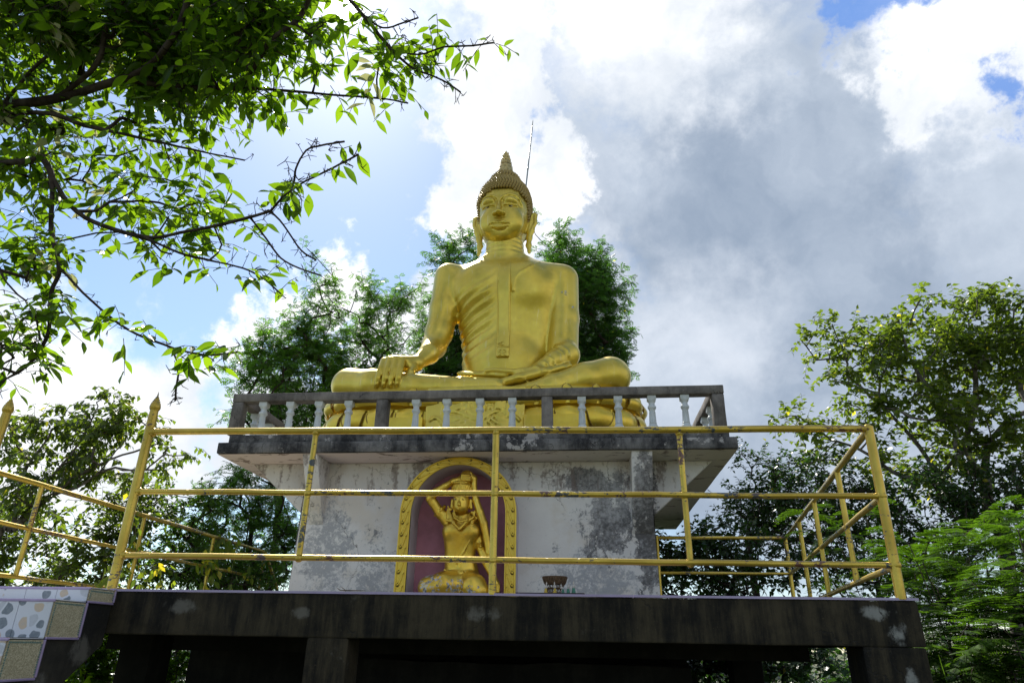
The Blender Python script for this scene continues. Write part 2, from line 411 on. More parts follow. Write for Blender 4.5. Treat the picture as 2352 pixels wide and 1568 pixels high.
def pipe_mat():
    m, nt, p, out = new_mat('gold_painted_pipe'); P = pos(nt)
    n1 = noise(nt, P, 3.0, 4, 0.6)
    c = mixc(nt, ramp(nt, n1, 0.35, 0.65), (0.60, 0.43, 0.065), (0.45, 0.31, 0.04))
    c = mixc(nt, ramp(nt, noise(nt, P, 45, 4, 0.6), 0.5, 0.75, 0, 0.3), c, (0.42, 0.30, 0.05))
    chip = noise(nt, scalev(nt, P, (9, 9, 9)), 1.6, 9, 0.72, 0.6)
    fine = noise(nt, scalev(nt, P, (22, 22, 70)), 1.0, 5, 0.6)
    where = noise(nt, vmth(nt, 'ADD', P, (3.3, 1.1, 7.0)).outputs[0], 1.9, 3, 0.5)
    lv = mth(nt, 'ADD', mth(nt, 'MULTIPLY', chip, 0.55), mth(nt, 'ADD', mth(nt, 'MULTIPLY', fine, 0.45), mth(nt, 'MULTIPLY', ramp(nt, where, 0.42, 0.66), 0.16)))
    bare = ramp(nt, lv, 0.66, 0.675)
    bc = mixc(nt, ramp(nt, noise(nt, P, 4, 3), 0.45, 0.6), (0.05, 0.06, 0.07), (0.13, 0.05, 0.03))
    c = mixc(nt, bare, c, bc)
    setp(nt, p, Base_Color=c, Metallic=mth(nt, 'MULTIPLY', mth(nt, 'SUBTRACT', 1.0, bare), 0.68), Roughness=ramp(nt, n1, 0.3, 0.7, 0.26, 0.42), Coat_Weight=0.25, Coat_Roughness=0.2,
         Normal=bump(nt, mth(nt, 'SUBTRACT', noise(nt, P, 30, 4, 0.6), mth(nt, 'MULTIPLY', bare, 1.2)), 0.3, 0.004))
    return m
M['pipe'] = pipe_mat()

def wall_mat():
    m, nt, p, out = new_mat('stained_white_plaster'); P = pos(nt)
    n1 = noise(nt, P, 0.9, 5, 0.6); n2 = noise(nt, P, 5.5, 12, 0.72, 0.3); n3 = noise(nt, P, 26, 8, 0.7)
    drip = noise(nt, scalev(nt, P, (7, 7, 1.3)), 1.0, 8, 0.65)
    c = mixc(nt, ramp(nt, n1, 0.35, 0.65), (0.58, 0.56, 0.565), (0.69, 0.68, 0.68))
    c = mixc(nt, ramp(nt, noise(nt, P, 2.3, 6, 0.6), 0.52, 0.68, 0, 0.5), c, (0.56, 0.50, 0.43))
    A = mx(nt, spot(nt, P, (0.16, 7.7, 3.19), (0.42, .6, .20), 1.5, .3), spot(nt, P, (0.30, 7.7, 2.72), (0.30, .6, .42), 1.5, .3),
           spot(nt, P, (0.70, 7.7, 2.75), (0.16, 2.6, 0.9), 1.4, .5))
    B = mx(nt, spot(nt, P, (0.12, 7.7, 2.15), (0.55, .6, .34), 1.5, .3), spot(nt, P, (-2.85, 7.7, 2.45), (0.36, .6, .55), 1.5, .3),
           spot(nt, P, (-2.3, 7.7, 2.0), (0.3, .6, .5), 1.6, .2))
    n4 = noise(nt, P, 48, 6, 0.75)
    lv = mth(nt, 'ADD', mth(nt, 'ADD', mth(nt, 'MULTIPLY', n2, 0.50), mth(nt, 'MULTIPLY', drip, 0.22)), mth(nt, 'ADD', mth(nt, 'MULTIPLY', n3, 0.16), mth(nt, 'MULTIPLY', n4, 0.12)))
    k1 = ramp(nt, mth(nt, 'ADD', lv, mth(nt, 'MULTIPLY', A, 0.15)), 0.565, 0.61)
    k2 = ramp(nt, mth(nt, 'ADD', mth(nt, 'ADD', mth(nt, 'MULTIPLY', n2, 0.4), mth(nt, 'ADD', mth(nt, 'MULTIPLY', n3, 0.35), mth(nt, 'MULTIPLY', n4, 0.25))), mth(nt, 'MULTIPLY', B, 0.12)), 0.55, 0.63)
    ztop = node(nt, 'ShaderNodeSeparateXYZ', Vector=P).outputs[2]
    topm = mth(nt, 'MULTIPLY', ramp(nt, mth(nt, 'ADD', ztop, mth(nt, 'MULTIPLY', drip, 0.8)), 3.42, 3.68), ramp(nt, mth(nt, 'ADD', drip, mth(nt, 'MULTIPLY', n3, 0.5)), 0.74, 0.88))
    c = mixc(nt, mth(nt, 'MULTIPLY', k2, 0.75), c, mixc(nt, n3, (0.16, 0.17, 0.20), (0.36, 0.38, 0.42)))
    c = mixc(nt, mth(nt, 'MULTIPLY', k1, 0.88), c, mixc(nt, ramp(nt, mth(nt, 'ADD', mth(nt, 'MULTIPLY', n3, 0.5), mth(nt, 'MULTIPLY', n1, 0.5)), 0.40, 0.60), (0.035, 0.035, 0.04), (0.34, 0.34, 0.36)))
    c = mixc(nt, mth(nt, 'MULTIPLY', topm, 0.7), c, (0.15, 0.11, 0.10))
    ck = mth(nt, 'MULTIPLY', cracks(nt, P, 1.1, 0.006, (0.3, 0.2, 0.1)), ramp(nt, noise(nt, P, 0.8, 2), 0.48, 0.54))
    c = mixc(nt, mth(nt, 'MULTIPLY', ck, 0.75), c, (0.08, 0.07, 0.06))
    setp(nt, p, Base_Color=c, Roughness=0.85, Specular_IOR_Level=0.25,
         Normal=bump(nt, mth(nt, 'ADD', n3, mth(nt, 'SUBTRACT', mth(nt, 'MULTIPLY', n1, 0.8), mth(nt, 'ADD', k1, ck))), 0.35, 0.006))
    return m
M['wall'] = wall_mat()
def soffit_mat(name, tone=(0.62, 0.54, 0.56), tone2=(0.55, 0.52, 0.46)):
    m, nt, p, out = new_mat(name); P = pos(nt)
    n2 = noise(nt, scalev(nt, P, (1, 1.6, 1)), 3.4, 9, 0.68, 0.5); n3 = noise(nt, P, 30, 6, 0.7)
    x = node(nt, 'ShaderNodeSeparateXYZ', Vector=P).outputs[0]
    c = mixc(nt, ramp(nt, x, -2.0, 0.6), tone, tone2)
    c = mixc(nt, mth(nt, 'MULTIPLY', ramp(nt, n2, 0.565, 0.62), 0.85), c, mixc(nt, n3, (0.10, 0.07, 0.07), (0.26, 0.20, 0.19)))
    ck = mth(nt, 'MULTIPLY', cracks(nt, P, 1.2, 0.01, (2, 1, 0)), ramp(nt, noise(nt, P, 1.1, 2), 0.5, 0.56))
    c = mixc(nt, mth(nt, 'MULTIPLY', ck, 0.85), c, (0.05, 0.04, 0.04))
    setp(nt, p, Base_Color=c, Roughness=0.9, Specular_IOR_Level=0.2, Normal=bump(nt, mth(nt, 'SUBTRACT', n3, ck), 0.3, 0.006))
    return m
M['soffit'] = soffit_mat('stained_soffit_plaster')
def concrete(name, dark, light, thr=(0.42, 0.66), patch=None, streaks=0.5, rough=0.88, spots=(), extra=None):
    m, nt, p, out = new_mat(name); P = pos(nt)
    n1 = noise(nt, P, 2.2, 10, 0.68, 0.2); n2 = noise(nt, P, 18, 8, 0.7); n3 = noise(nt, P, 90, 4, 0.6)
    dr = noise(nt, scalev(nt, P, (9, 9, 1.1)), 1.0, 8, 0.72)
    v = mth(nt, 'ADD', mth(nt, 'MULTIPLY', n1, 1-streaks*0.6), mth(nt, 'MULTIPLY', dr, streaks*0.6))
    c = mixc(nt, ramp(nt, v, *thr), dark, light)
    c = mixc(nt, ramp(nt, n2, 0.45, 0.75, 0, 0.6), c, tuple(0.45*a for a in light))
    c = mixc(nt, ramp(nt, n3, 0.62, 0.72, 0, 0.5), c, tuple(min(1, 1.5*a) for a in light))
    if patch:
        pc, lo, hi = patch
        pk = ramp(nt, mth(nt, 'ADD', mth(nt, 'MULTIPLY', noise(nt, vmth(nt, 'ADD', P, (5, 2, 1)).outputs[0], 3.0, 9, 0.66, 0.4), 0.75), mth(nt, 'MULTIPLY', n2, 0.25)), lo, hi)
        c = mixc(nt, mth(nt, 'MULTIPLY', pk, 0.8), c, pc)
    if spots:
        nn = noise(nt, P, 7.0, 8, 0.62, 0.4)
        for ctr, rad, colr in spots:
            sp = ramp(nt, mth(nt, 'ADD', mth(nt, 'MULTIPLY', spot(nt, P, ctr, rad, 2.2, 0.0), 0.5), mth(nt, 'ADD', mth(nt, 'MULTIPLY', nn, 0.5), mth(nt, 'ADD', mth(nt, 'MULTIPLY', n2, 0.25), mth(nt, 'MULTIPLY', dr, 0.25)))), 0.86, 1.0)
            c = mixc(nt, mth(nt, 'MULTIPLY', sp, 0.65), c, mixc(nt, n2, tuple(0.55*q for q in colr), colr))
    ck = mth(nt, 'MULTIPLY', cracks(nt, P, 1.4, 0.007, (1, 4, 2)), ramp(nt, noise(nt, P, 1.2, 2), 0.5, 0.55))
    c = mixc(nt, mth(nt, 'MULTIPLY', ck, 0.8), c, (0.015, 0.014, 0.013))
    setp(nt, p, Base_Color=c, Roughness=rough, Specular_IOR_Level=0.3,
         Normal=bump(nt, mth(nt, 'ADD', mth(nt, 'SUBTRACT', n2, ck), mth(nt, 'MULTIPLY', n3, 0.5)), 0.45, 0.006))
    return m
M['slab'] = concrete('weathered_slab_concrete', (0.022, 0.022, 0.025), (0.19, 0.185, 0.185), (0.42, 0.62), patch=((0.42, 0.40, 0.39), 0.57, 0.60))
M['rail_conc'] = concrete('weathered_rail_concrete', (0.06, 0.054, 0.05), (0.23, 0.21, 0.195), (0.36, 0.62), patch=((0.36, 0.34, 0.33), 0.66, 0.70))
pale = (0.20, 0.19, 0.17); palew = (0.42, 0.43, 0.42)
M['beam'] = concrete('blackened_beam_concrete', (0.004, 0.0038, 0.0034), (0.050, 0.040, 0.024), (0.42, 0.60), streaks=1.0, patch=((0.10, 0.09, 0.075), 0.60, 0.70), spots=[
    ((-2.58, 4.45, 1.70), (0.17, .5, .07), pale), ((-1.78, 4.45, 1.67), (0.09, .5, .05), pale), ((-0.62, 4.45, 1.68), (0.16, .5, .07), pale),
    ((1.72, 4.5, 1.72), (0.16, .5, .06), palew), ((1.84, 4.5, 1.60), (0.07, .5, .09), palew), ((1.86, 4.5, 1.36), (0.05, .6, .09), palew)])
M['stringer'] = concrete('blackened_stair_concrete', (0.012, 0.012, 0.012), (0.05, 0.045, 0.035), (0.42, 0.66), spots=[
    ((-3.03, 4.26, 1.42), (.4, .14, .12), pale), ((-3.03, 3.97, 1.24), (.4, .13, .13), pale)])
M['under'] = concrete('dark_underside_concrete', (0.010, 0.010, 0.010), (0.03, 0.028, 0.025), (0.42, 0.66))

def simple(name, col, rough=0.6, metal=0.0, var=0.15, nscale=20.0, spec=0.4, bmp=0.15, bd=0.004):
    m, nt, p, out = new_mat(name); P = pos(nt)
    n = noise(nt, P, nscale, 6, 0.6); c = mixc(nt, ramp(nt, n, 0.35, 0.7), col, tuple(q*(1-var*2) for q in col))
    setp(nt, p, Base_Color=c, Roughness=rough, Metallic=metal, Specular_IOR_Level=spec, Normal=bump(nt, n, bmp, bd))
    return m
M['baluster'] = simple('pale_grey_glazed_baluster', (0.56, 0.60, 0.62), 0.38, 0, 0.09, 7.0, 0.5, 0.1)
M['purple'] = simple('purple_plastic_tile_trim', (0.34, 0.27, 0.46), 0.22, 0, 0.06, 9.0, 0.6, 0.02)
M['grout'] = simple('dark_grout', (0.12, 0.12, 0.11), 0.9)
M['niche'] = simple('faded_maroon_niche_plaster', (0.47, 0.21, 0.27), 0.8, 0, 0.14, 3.5, 0.2, 0.2)
M['niche_white'] = simple('faded_lilac_plaster', (0.52, 0.47, 0.51), 0.8, 0, 0.1, 3.0, 0.2, 0.2)
M['steel'] = simple('grey_steel_rod', (0.32, 0.36, 0.36), 0.4, 0.6)
M['earth'] = simple('dark_earth', (0.05, 0.04, 0.028), 0.95, 0, 0.3, 1.6, 0.2, 0.6, 0.05)
M['wicker'] = simple('brown_woven_bamboo', (0.16, 0.10, 0.06), 0.7, 0, 0.25, 60, 0.3, 0.4)
M['tray'] = simple('dark_tray', (0.03, 0.02, 0.03), 0.5)
M['fig_white'] = simple('white_glazed_figure', (0.62, 0.58, 0.55), 0.4, 0, 0.2, 40)
M['fig_green'] = simple('green_glazed_cloth', (0.05, 0.22, 0.15), 0.4, 0, 0.2, 40)
M['fig_yellow'] = simple('yellow_glazed_cloth', (0.60, 0.42, 0.05), 0.4, 0, 0.2, 40)
M['groove'] = simple('dark_carving_groove', (0.10, 0.065, 0.015), 0.8)
M['groove2'] = simple('dark_gold_petal_line', (0.30, 0.19, 0.03), 0.6, 0.3)
M['black'] = simple('black_eye_paint', (0.012, 0.012, 0.014), 0.3)
M['eyewhite'] = simple('white_eye_paint', (0.5, 0.45, 0.35), 0.4)

def pebble_tile():
    m, nt, p, out = new_mat('pebble_pattern_tile'); P = pos(nt)
    v = scalev(nt, P, (1.0, 1.0, 1.0))
    w = vmth(nt, 'ADD', v, vmth(nt, 'SCALE', noise(nt, v, 7, 3, 0.5, 0, 1), 0.06).outputs[0]).outputs[0]
    e = node(nt, 'ShaderNodeTexVoronoi', dict(feature='DISTANCE_TO_EDGE'), Vector=w, Scale=14.0, Randomness=0.9).outputs[0]
    cell = node(nt, 'ShaderNodeTexVoronoi', dict(feature='F1'), Vector=w, Scale=14.0, Randomness=0.9).outputs['Color']
    r = node(nt, 'ShaderNodeSeparateColor', Color=cell).outputs[0]
    fd = node(nt, 'ShaderNodeTexVoronoi', dict(feature='F1'), Vector=w, Scale=14.0, Randomness=0.9).outputs['Distance']
    inside = mth(nt, 'MULTIPLY', ramp(nt, e, 0.06, 0.10), ramp(nt, fd, 0.50, 0.44))
    pc = mixc(nt, ramp(nt, r, 0.27, 0.29), (0.15, 0.18, 0.22), (0.46, 0.48, 0.54))
    pc = mixc(nt, ramp(nt, r, 0.74, 0.76), pc, (0.52, 0.41, 0.31))
    pc = mixc(nt, ramp(nt, noise(nt, P, 50, 4), 0.4, 0.7, 0, 0.3), pc, (0.36, 0.37, 0.40))
    c = mixc(nt, inside, (0.57, 0.59, 0.66), pc)
    setp(nt, p, Base_Color=c, Roughness=0.35, Normal=bump(nt, inside, 0.15, 0.002)); return m
M['pebble'] = pebble_tile()
def sand_tile():
    m, nt, p, out = new_mat('speckled_beige_tile'); P = pos(nt)
    n = noise(nt, P, 160, 5, 0.7); n2 = noise(nt, P, 8, 4)
    c = mixc(nt, ramp(nt, n, 0.4, 0.62), (0.32, 0.28, 0.18), (0.62, 0.56, 0.39)); c = mixc(nt, ramp(nt, n2, 0.4, 0.7, 0, 0.4), c, (0.36, 0.31, 0.20))
    setp(nt, p, Base_Color=c, Roughness=0.7, Normal=bump(nt, n, 0.3, 0.003)); return m
M['sand'] = sand_tile()
M['mosaic'] = simple('teal_mosaic_border', (0.17, 0.29, 0.27), 0.35, 0, 0.3, 90)

def leaf_mat(name, col, col2, trans=0.45, gloss=0.35, yellow=0.03, tcol=None, spec=0.5):
    m, nt, p, out = new_mat(name)
    g = node(nt, 'ShaderNodeNewGeometry'); r = g.outputs['Random Per Island']
    c = mixc(nt, r, col, col2)
    r2 = mth(nt, 'FRACT', mth(nt, 'MULTIPLY', r, 37.7))
    c = mixc(nt, ramp(nt, r2, 1.001-yellow, 1.002-yellow), c, (0.42, 0.36, 0.05))
    n = noise(nt, pos(nt), 0.8, 3); c = mixc(nt, ramp(nt, n, 0.35, 0.7, 0, 0.35), c, tuple(q*0.6 for q in col))
    tc = mixc(nt, 1.0, c, tcol or (2.6, 2.9, 1.1), 'MULTIPLY')
    tr = node(nt, 'ShaderNodeBsdfTranslucent', Color=tc)
    setp(nt, p, Base_Color=c, Roughness=gloss, Specular_IOR_Level=spec)
    mxs = node(nt, 'ShaderNodeMixShader', i0=trans, i1=p.outputs[0], i2=tr.outputs[0])
    nt.links.new(mxs.outputs[0], out.inputs[0]); return m
M['leaf_near'] = leaf_mat('broad_backlit_leaf', (0.013, 0.034, 0.005), (0.045, 0.088, 0.012), 0.53, 0.33, 0.0, (9.0, 7.6, 1.2), 0.3)
M['leaf_pale'] = leaf_mat('cream_variegated_leaf', (0.32, 0.33, 0.16), (0.42, 0.42, 0.22), 0.5, 0.35, 0.0, (1.5, 1.5, 1.2))
M['leaf_feather'] = leaf_mat('feathery_leaf', (0.028, 0.066, 0.018), (0.050, 0.105, 0.025), 0.45, 0.42, 0.004, (3.6, 4.0, 1.5))
M['leaf_feather2'] = leaf_mat('bright_feathery_leaf', (0.045, 0.105, 0.02), (0.075, 0.15, 0.03), 0.48, 0.42, 0.0, (3.0, 3.2, 1.0))
M['leaf_mid'] = leaf_mat('mid_green_leaf', (0.035, 0.075, 0.014), (0.065, 0.115, 0.02), 0.45, 0.4, 0.004, (3.2, 3.4, 1.0))
M['leaf_olive'] = leaf_mat('olive_leaf', (0.045, 0.072, 0.014), (0.095, 0.125, 0.024), 0.45, 0.4, 0.012, (3.6, 3.8, 1.2))
M['leaf_dark'] = leaf_mat('dark_bush_leaf', (0.018, 0.042, 0.014), (0.038, 0.078, 0.02), 0.38, 0.35, 0.003, (2.2, 2.5, 1.0))
M['leaf_fern'] = leaf_mat('bright_fern_leaf', (0.024, 0.058, 0.008), (0.048, 0.098, 0.013), 0.45, 0.45, 0.0, (3.4, 3.4, 0.9))
M['leaf_vine'] = leaf_mat('vine_leaf', (0.07, 0.12, 0.02), (0.16, 0.20, 0.03), 0.5, 0.38, 0.12, (2.6, 2.6, 0.8))
M['grass'] = leaf_mat('long_grass_blade', (0.07, 0.14, 0.02), (0.14, 0.22, 0.04), 0.45, 0.45, 0.05)
def bark(name, col, col2, sc=14):
    m, nt, p, out = new_mat(name); P = pos(nt)
    n = noise(nt, P, sc, 8, 0.7); c = mixc(nt, ramp(nt, n, 0.38, 0.64), col, col2)
    setp(nt, p, Base_Color=c, Roughness=0.9, Specular_IOR_Level=0.2, Normal=bump(nt, n, 0.6, 0.01)); return m
M['bark_dark'] = bark('dark_twig_bark', (0.028, 0.020, 0.017), (0.075, 0.06, 0.05))
M['bark_grey'] = bark('grey_bark', (0.07, 0.06, 0.05), (0.20, 0.18, 0.16))
M['bark_brown'] = bark('brown_bark', (0.05, 0.038, 0.03), (0.13, 0.10, 0.08))
def ground_mat():
    m, nt, p, out = new_mat('grass_and_soil'); P = pos(nt)
    n = noise(nt, P, 0.5, 8, 0.65); n2 = noise(nt, P, 9, 8, 0.7)
    c = mixc(nt, ramp(nt, n, 0.4, 0.6), (0.05, 0.075, 0.02), (0.10, 0.09, 0.05)); c = mixc(nt, ramp(nt, n2, 0.4, 0.7, 0, 0.6), c, (0.06, 0.07, 0.025))
    setp(nt, p, Base_Color=c, Roughness=0.95, Normal=bump(nt, n2, 0.6, 0.03)); return m
M['ground'] = ground_mat()
# ------------------------------------------------------------------ ground
S_ = 1500
V = []; n = 60
gx = np.concatenate([np.linspace(-S_, -45, 6), np.linspace(-40, 40, 49), np.linspace(45, S_, 6)])
for y in gx:
    for x in gx:
        h = -0.9*max(0, min(1, (y-5.0)/10.0))+0.06*mnoise.noise(Vector((x*.4, y*.4, 0))) if abs(x) < 41 and abs(y) < 41 else -0.9*(y > 0)
        V.append((x, y, h))
k = len(gx)
Fg = [(j*k+i, j*k+i+1, (j+1)*k+i+1, (j+1)*k+i) for j in range(k-1) for i in range(k-1)]
tag(mesh_obj('ground', V, Fg, M['ground'], None, True), kind='structure')

# ------------------------------------------------------------------ raised terrace
XS = -3.03                                             # right-hand side of the stair
ter = thing('raised_terrace', 'raised black-stained concrete terrace with purple edge trim under the shrine', 'terrace', (-1.2, 4.5, 0))
def fy(x): return 4.45+(x+3.03)*0.0228                  # the terrace front is very slightly turned
ZT = 1.79
def slant(mb, x0, x1, d0, d1, z0, z1, amp=0.004, seed=0, step=0.12):
    """box whose front follows the turned terrace edge"""
    t = MB(); t.rough(x0, x1, 0, 1, z0, z1, step, amp, seed)
    v = []
    for (x, y, z) in t.v: v.append((x, fy(x)+d0+(d1-d0)*y, z))
    mb.add(v, t.f); return mb
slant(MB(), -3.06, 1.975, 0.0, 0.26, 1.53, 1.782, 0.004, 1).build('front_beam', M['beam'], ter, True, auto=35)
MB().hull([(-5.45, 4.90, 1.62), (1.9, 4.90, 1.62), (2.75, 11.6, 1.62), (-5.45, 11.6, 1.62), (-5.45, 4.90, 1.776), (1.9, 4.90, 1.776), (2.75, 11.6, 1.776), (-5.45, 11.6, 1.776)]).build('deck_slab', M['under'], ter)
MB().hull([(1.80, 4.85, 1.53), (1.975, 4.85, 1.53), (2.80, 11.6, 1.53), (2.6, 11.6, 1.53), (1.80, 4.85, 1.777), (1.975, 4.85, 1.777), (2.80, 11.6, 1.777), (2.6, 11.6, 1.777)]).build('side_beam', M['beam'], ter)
MB().box(-5.45, -3.035, 4.52, 4.88, 1.62, 1.776).build('stair_head', M['under'], ter)
t = MB()
for x0, x1 in ((-3.03, 0.30), (0.305, 1.985)):
    n = 12
    for i in range(n):
        a, b = x0+(x1-x0)*i/n, x0+(x1-x0)*(i+1)/n
        t.add([(a, fy(a)-.008, 1.784), (b, fy(b)-.008, 1.784), (b, fy(b)+.06, 1.784), (a, fy(a)+.06, 1.784),
               (a, fy(a)-.008, 1.798), (b, fy(b)-.008, 1.798), (b, fy(b)+.06, 1.798), (a, fy(a)+.06, 1.798)],
              [(0, 1, 5, 4), (4, 5, 6, 7), (3, 2, 1, 0)]+([(0, 4, 7, 3)] if i == 0 else [])+([(1, 2, 6, 5)] if i == n-1 else []))
t.build('edge_trim', M['purple'], ter)
MB().box(-5.4, 1.9, 4.95, 11.5, 1.78, 1.79).build('floor_tiles', M['sand'], ter)
for i, (x0, x1, d, w) in enumerate([(-1.72, -1.46, 0.003, 0.25), (1.62, 1.972, 0.003, 0.30)]):
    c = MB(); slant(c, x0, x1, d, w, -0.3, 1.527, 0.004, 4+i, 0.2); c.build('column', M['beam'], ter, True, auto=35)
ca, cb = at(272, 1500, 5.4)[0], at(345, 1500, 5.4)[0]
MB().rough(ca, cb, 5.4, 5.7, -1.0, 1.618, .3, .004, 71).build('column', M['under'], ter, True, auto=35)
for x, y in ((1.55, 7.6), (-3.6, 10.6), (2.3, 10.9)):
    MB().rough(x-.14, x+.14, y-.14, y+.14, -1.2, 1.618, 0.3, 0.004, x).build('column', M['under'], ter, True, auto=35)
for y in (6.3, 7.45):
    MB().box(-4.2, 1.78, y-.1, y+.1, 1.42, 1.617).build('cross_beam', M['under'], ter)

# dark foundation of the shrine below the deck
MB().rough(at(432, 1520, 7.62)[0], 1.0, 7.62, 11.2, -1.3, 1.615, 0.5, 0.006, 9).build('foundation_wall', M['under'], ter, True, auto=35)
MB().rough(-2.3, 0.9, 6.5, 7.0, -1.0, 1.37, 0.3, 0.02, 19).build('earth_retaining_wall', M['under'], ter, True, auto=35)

# ------------------------------------------------------------------ stair with pebble tiles
st = thing('tiled_staircase', 'concrete stair with grey pebble-pattern riser tiles and purple edge strips at left', 'stairs', (-3.7, 3.6, 0))
ys = [4.20, 3.925, 3.66, 3.39, 3.12, 2.85]; zs = [1.785, 1.700, 1.492, 1.285, 1.08, 0.87, 0.66]
XL = -4.5
side = MB(); P2 = [(4.448, 1.70), (ys[0], 1.70)]
for i in range(1, 6): P2 += [(ys[i-1]-.0, zs[i]), (ys[i], zs[i])] if i > 1 else [(ys[1], zs[1])]
# solid body of the stair (concrete) as stepped blocks on a sloping soffit
body = MB()
for i in range(6):
    y0 = ys[i]; y1 = ys[i-1] if i else 4.449; zt = zs[i]-0.002 if i else 1.782
    def soff(y): return 1.545-(4.55-y)*0.76
    body.add([(XL, y0, soff(y0)), (XS-.012, y0, soff(y0)), (XS-.012, y1, soff(y1)), (XL, y1, soff(y1)), (XL, y0, zt), (XS-.012, y0, zt), (XS-.012, y1, zt), (XL, y1, zt)],
             [(0, 1, 5, 4), (1, 2, 6, 5), (3, 0, 4, 7), (4, 5, 6, 7), (3, 2, 1, 0)]+([(2, 3, 7, 6)] if i == 0 else []))
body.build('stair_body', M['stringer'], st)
for i in range(6):
    y0 = ys[i]; z1 = zs[i] if i else 1.785; z0 = zs[i+1]
    # riser: tiles 0.2 wide
    x = XS-.006; kx = 0
    rt = MB()
    while x > XL:
        rt.box(max(x-.207, XL), x-.003, y0-.008, y0-.002, z0+.008, z1-.010); x -= .207
    r_o = rt.build('riser_tiles', M['pebble'], st)
    y1 = ys[i-1] if i else 4.446
    zb = z0+(0.005 if i else 0.0)
    sd = MB().box(XS-.0118, XS-.0045, y0+.002, y1-.002, z0+.012, z1-.004)
    so = sd.build('side_tile', M['sand'], st)
    mo = MB(); s_ = 0.0125
    yy = y0+.008
    while yy < y1-.02:
        mo.box(XS-.011, XS-.0035, yy, yy+s_*.75, z1-.021, z1-.012); yy += s_
    zz = z0+.024
    while zz < z1-.03:
        mo.box(XS-.011, XS-.0035, y0+.010, y0+.019, zz, zz+s_*.75); mo.box(XS-.011, XS-.0035, y1-.016, y1-.007, zz, zz+s_*.75); zz += s_
    mo.build('mosaic_border', M['mosaic'], st)
    tr = MB(); q = .007
    tr.box(XL, XS+.004, y0-.014, y0-.001, z1-.010, z1+.005, .003)      # nosing
    tr.box(XS-.009, XS+.004, y0, y1+.0, z0-.001, z0+.012, .003)        # bottom edge of the side
    tr.box(XS-.009, XS+.005, y1-.006, y1+.007, z0+.013, z1-.002, .003) # back edge of the side
    tr.build('step_trim', M['purple'], st)
    MB().box(XL, XS-.012, y0, y1-.002, z1+.001, z1+.006).build('tread_tiles', M['pebble'], st)
MB().box(XL, XS+.003, 4.435, 4.449, 1.789, 1.800, .003).build('top_trim', M['purple'], st)

# ------------------------------------------------------------------ shrine building
sh = thing('shrine_building', 'square white shrine block with grey stains carrying the big golden statue', 'shrine', (-1.2, 9.6, 1.79))
WX0, WX1, WY0, WY1, CZ = -3.20, 0.775, 7.68, 11.9, 3.42
AX, AY = -1.34, 7.42                                  # niche centre, front plane of the arch
NW, NSP = 0.52, 2.80                                    # inner half width, height of the springing
def arch(w, top, n=28, z0=1.79, lean=0.0, sp=NSP):
    """outline of the arched opening, half width w, from left foot over the top to the right foot"""
    pts = [(-w-lean, z0), (-w-lean*.45, (z0+sp)/2), (-w, sp)]
    for i in range(1, n): a = math.pi-math.pi*i/n; pts.append((w*math.cos(a), sp+(top-sp)*math.sin(a)))
    return pts+[(w, sp), (w+lean*.1, (z0+sp)/2), (w+lean*.15, z0)]
inner = arch(0.52, 3.335); outer = arch(0.64, 3.421)
# walls: front wall with the opening, sides, back
fw = MB(); ol = [(x+AX, z) for x, z in outer]
L = [(WX0-.035, 1.79), (WX0-.018, 2.3), (WX0, NSP)]; m_ = len(ol)
def edge_pt(i):
    x, z = ol[i]
    if i <= 2: return (L[i][0], L[i][1])
    if i >= m_-3: return (WX1+(.02 if i == m_-1 else .01 if i == m_-2 else 0), z)
    a = (i-2)/(m_-5)
    if a < .25: return (WX0, NSP+(CZ-NSP)*a/.25)
    if a > .75: return (WX1, CZ-(CZ-NSP)*(a-.75)/.25)
    return (WX0+(WX1-WX0)*(a-.25)/.5, CZ)
V = []; Fc = []
for i in range(m_): V.append((ol[i][0], WY0, ol[i][1]-(0.003 if ol[i][1] > 3.4 else 0))); e = edge_pt(i); V.append((e[0], WY0, e[1]))
for i in range(m_-1): Fc.append((2*i, 2*i+2, 2*i+3, 2*i+1))
fw.add(V, [f[::-1] for f in Fc])
fw.add([(WX0-.035, WY0, 1.79), (WX0, WY0, CZ), (WX0, WY1, CZ), (WX0-.035, WY1, 1.79)], [(0, 1, 2, 3)])
fw.add([(WX1+.02, WY0, 1.79), (WX1, WY0, CZ), (WX1, WY1, CZ), (WX1+.02, WY1, 1.79)], [(3, 2, 1, 0)])
fw.add([(WX0-.035, WY1, 1.79), (WX0, WY1, CZ), (WX1, WY1, CZ), (WX1+.02, WY1, 1.79)], [(0, 1, 2, 3)])
fw.build('wall', M['wall'], sh)
# slab: soffit, edge band, parapet kerb
SX0, SX1, SY0, SY1 = -4.10, 1.66, 7.20, 12.6
MB().rough(SX0, SX1, SY0, SY1, 3.432, 3.56, 0.16, 0.006, 3).build('slab_edge', M['slab'], sh, True, auto=35)
sf = MB(); nx, ny = 60, 40; V = []
for j in range(ny+1):
    for i in range(nx+1):
        x = SX0+.012+(SX1-SX0-.024)*i/nx; y = SY0+.012+(SY1-SY0-.024)*j/ny
        V.append((x, y, 3.425+0.003*mnoise.noise(Vector((x*2, y*2, 1)))))
sf.add(V, [(j*(nx+1)+i, (j+1)*(nx+1)+i, (j+1)*(nx+1)+i+1, j*(nx+1)+i+1) for j in range(ny) for i in range(nx)])
sf.build('soffit', M['soffit'], sh, True)
k_ = MB(); a0, a1, b0, b1 = SX0+.09, SX1-.07, SY0+.05, SY1-.05
k_.rough(a0, a1, b0, b0+.16, 3.563, 3.66, .16, .004, 5); k_.rough(a0, a0+.16, b0+.163, b1-.163, 3.563, 3.66, .2, .004, 6)
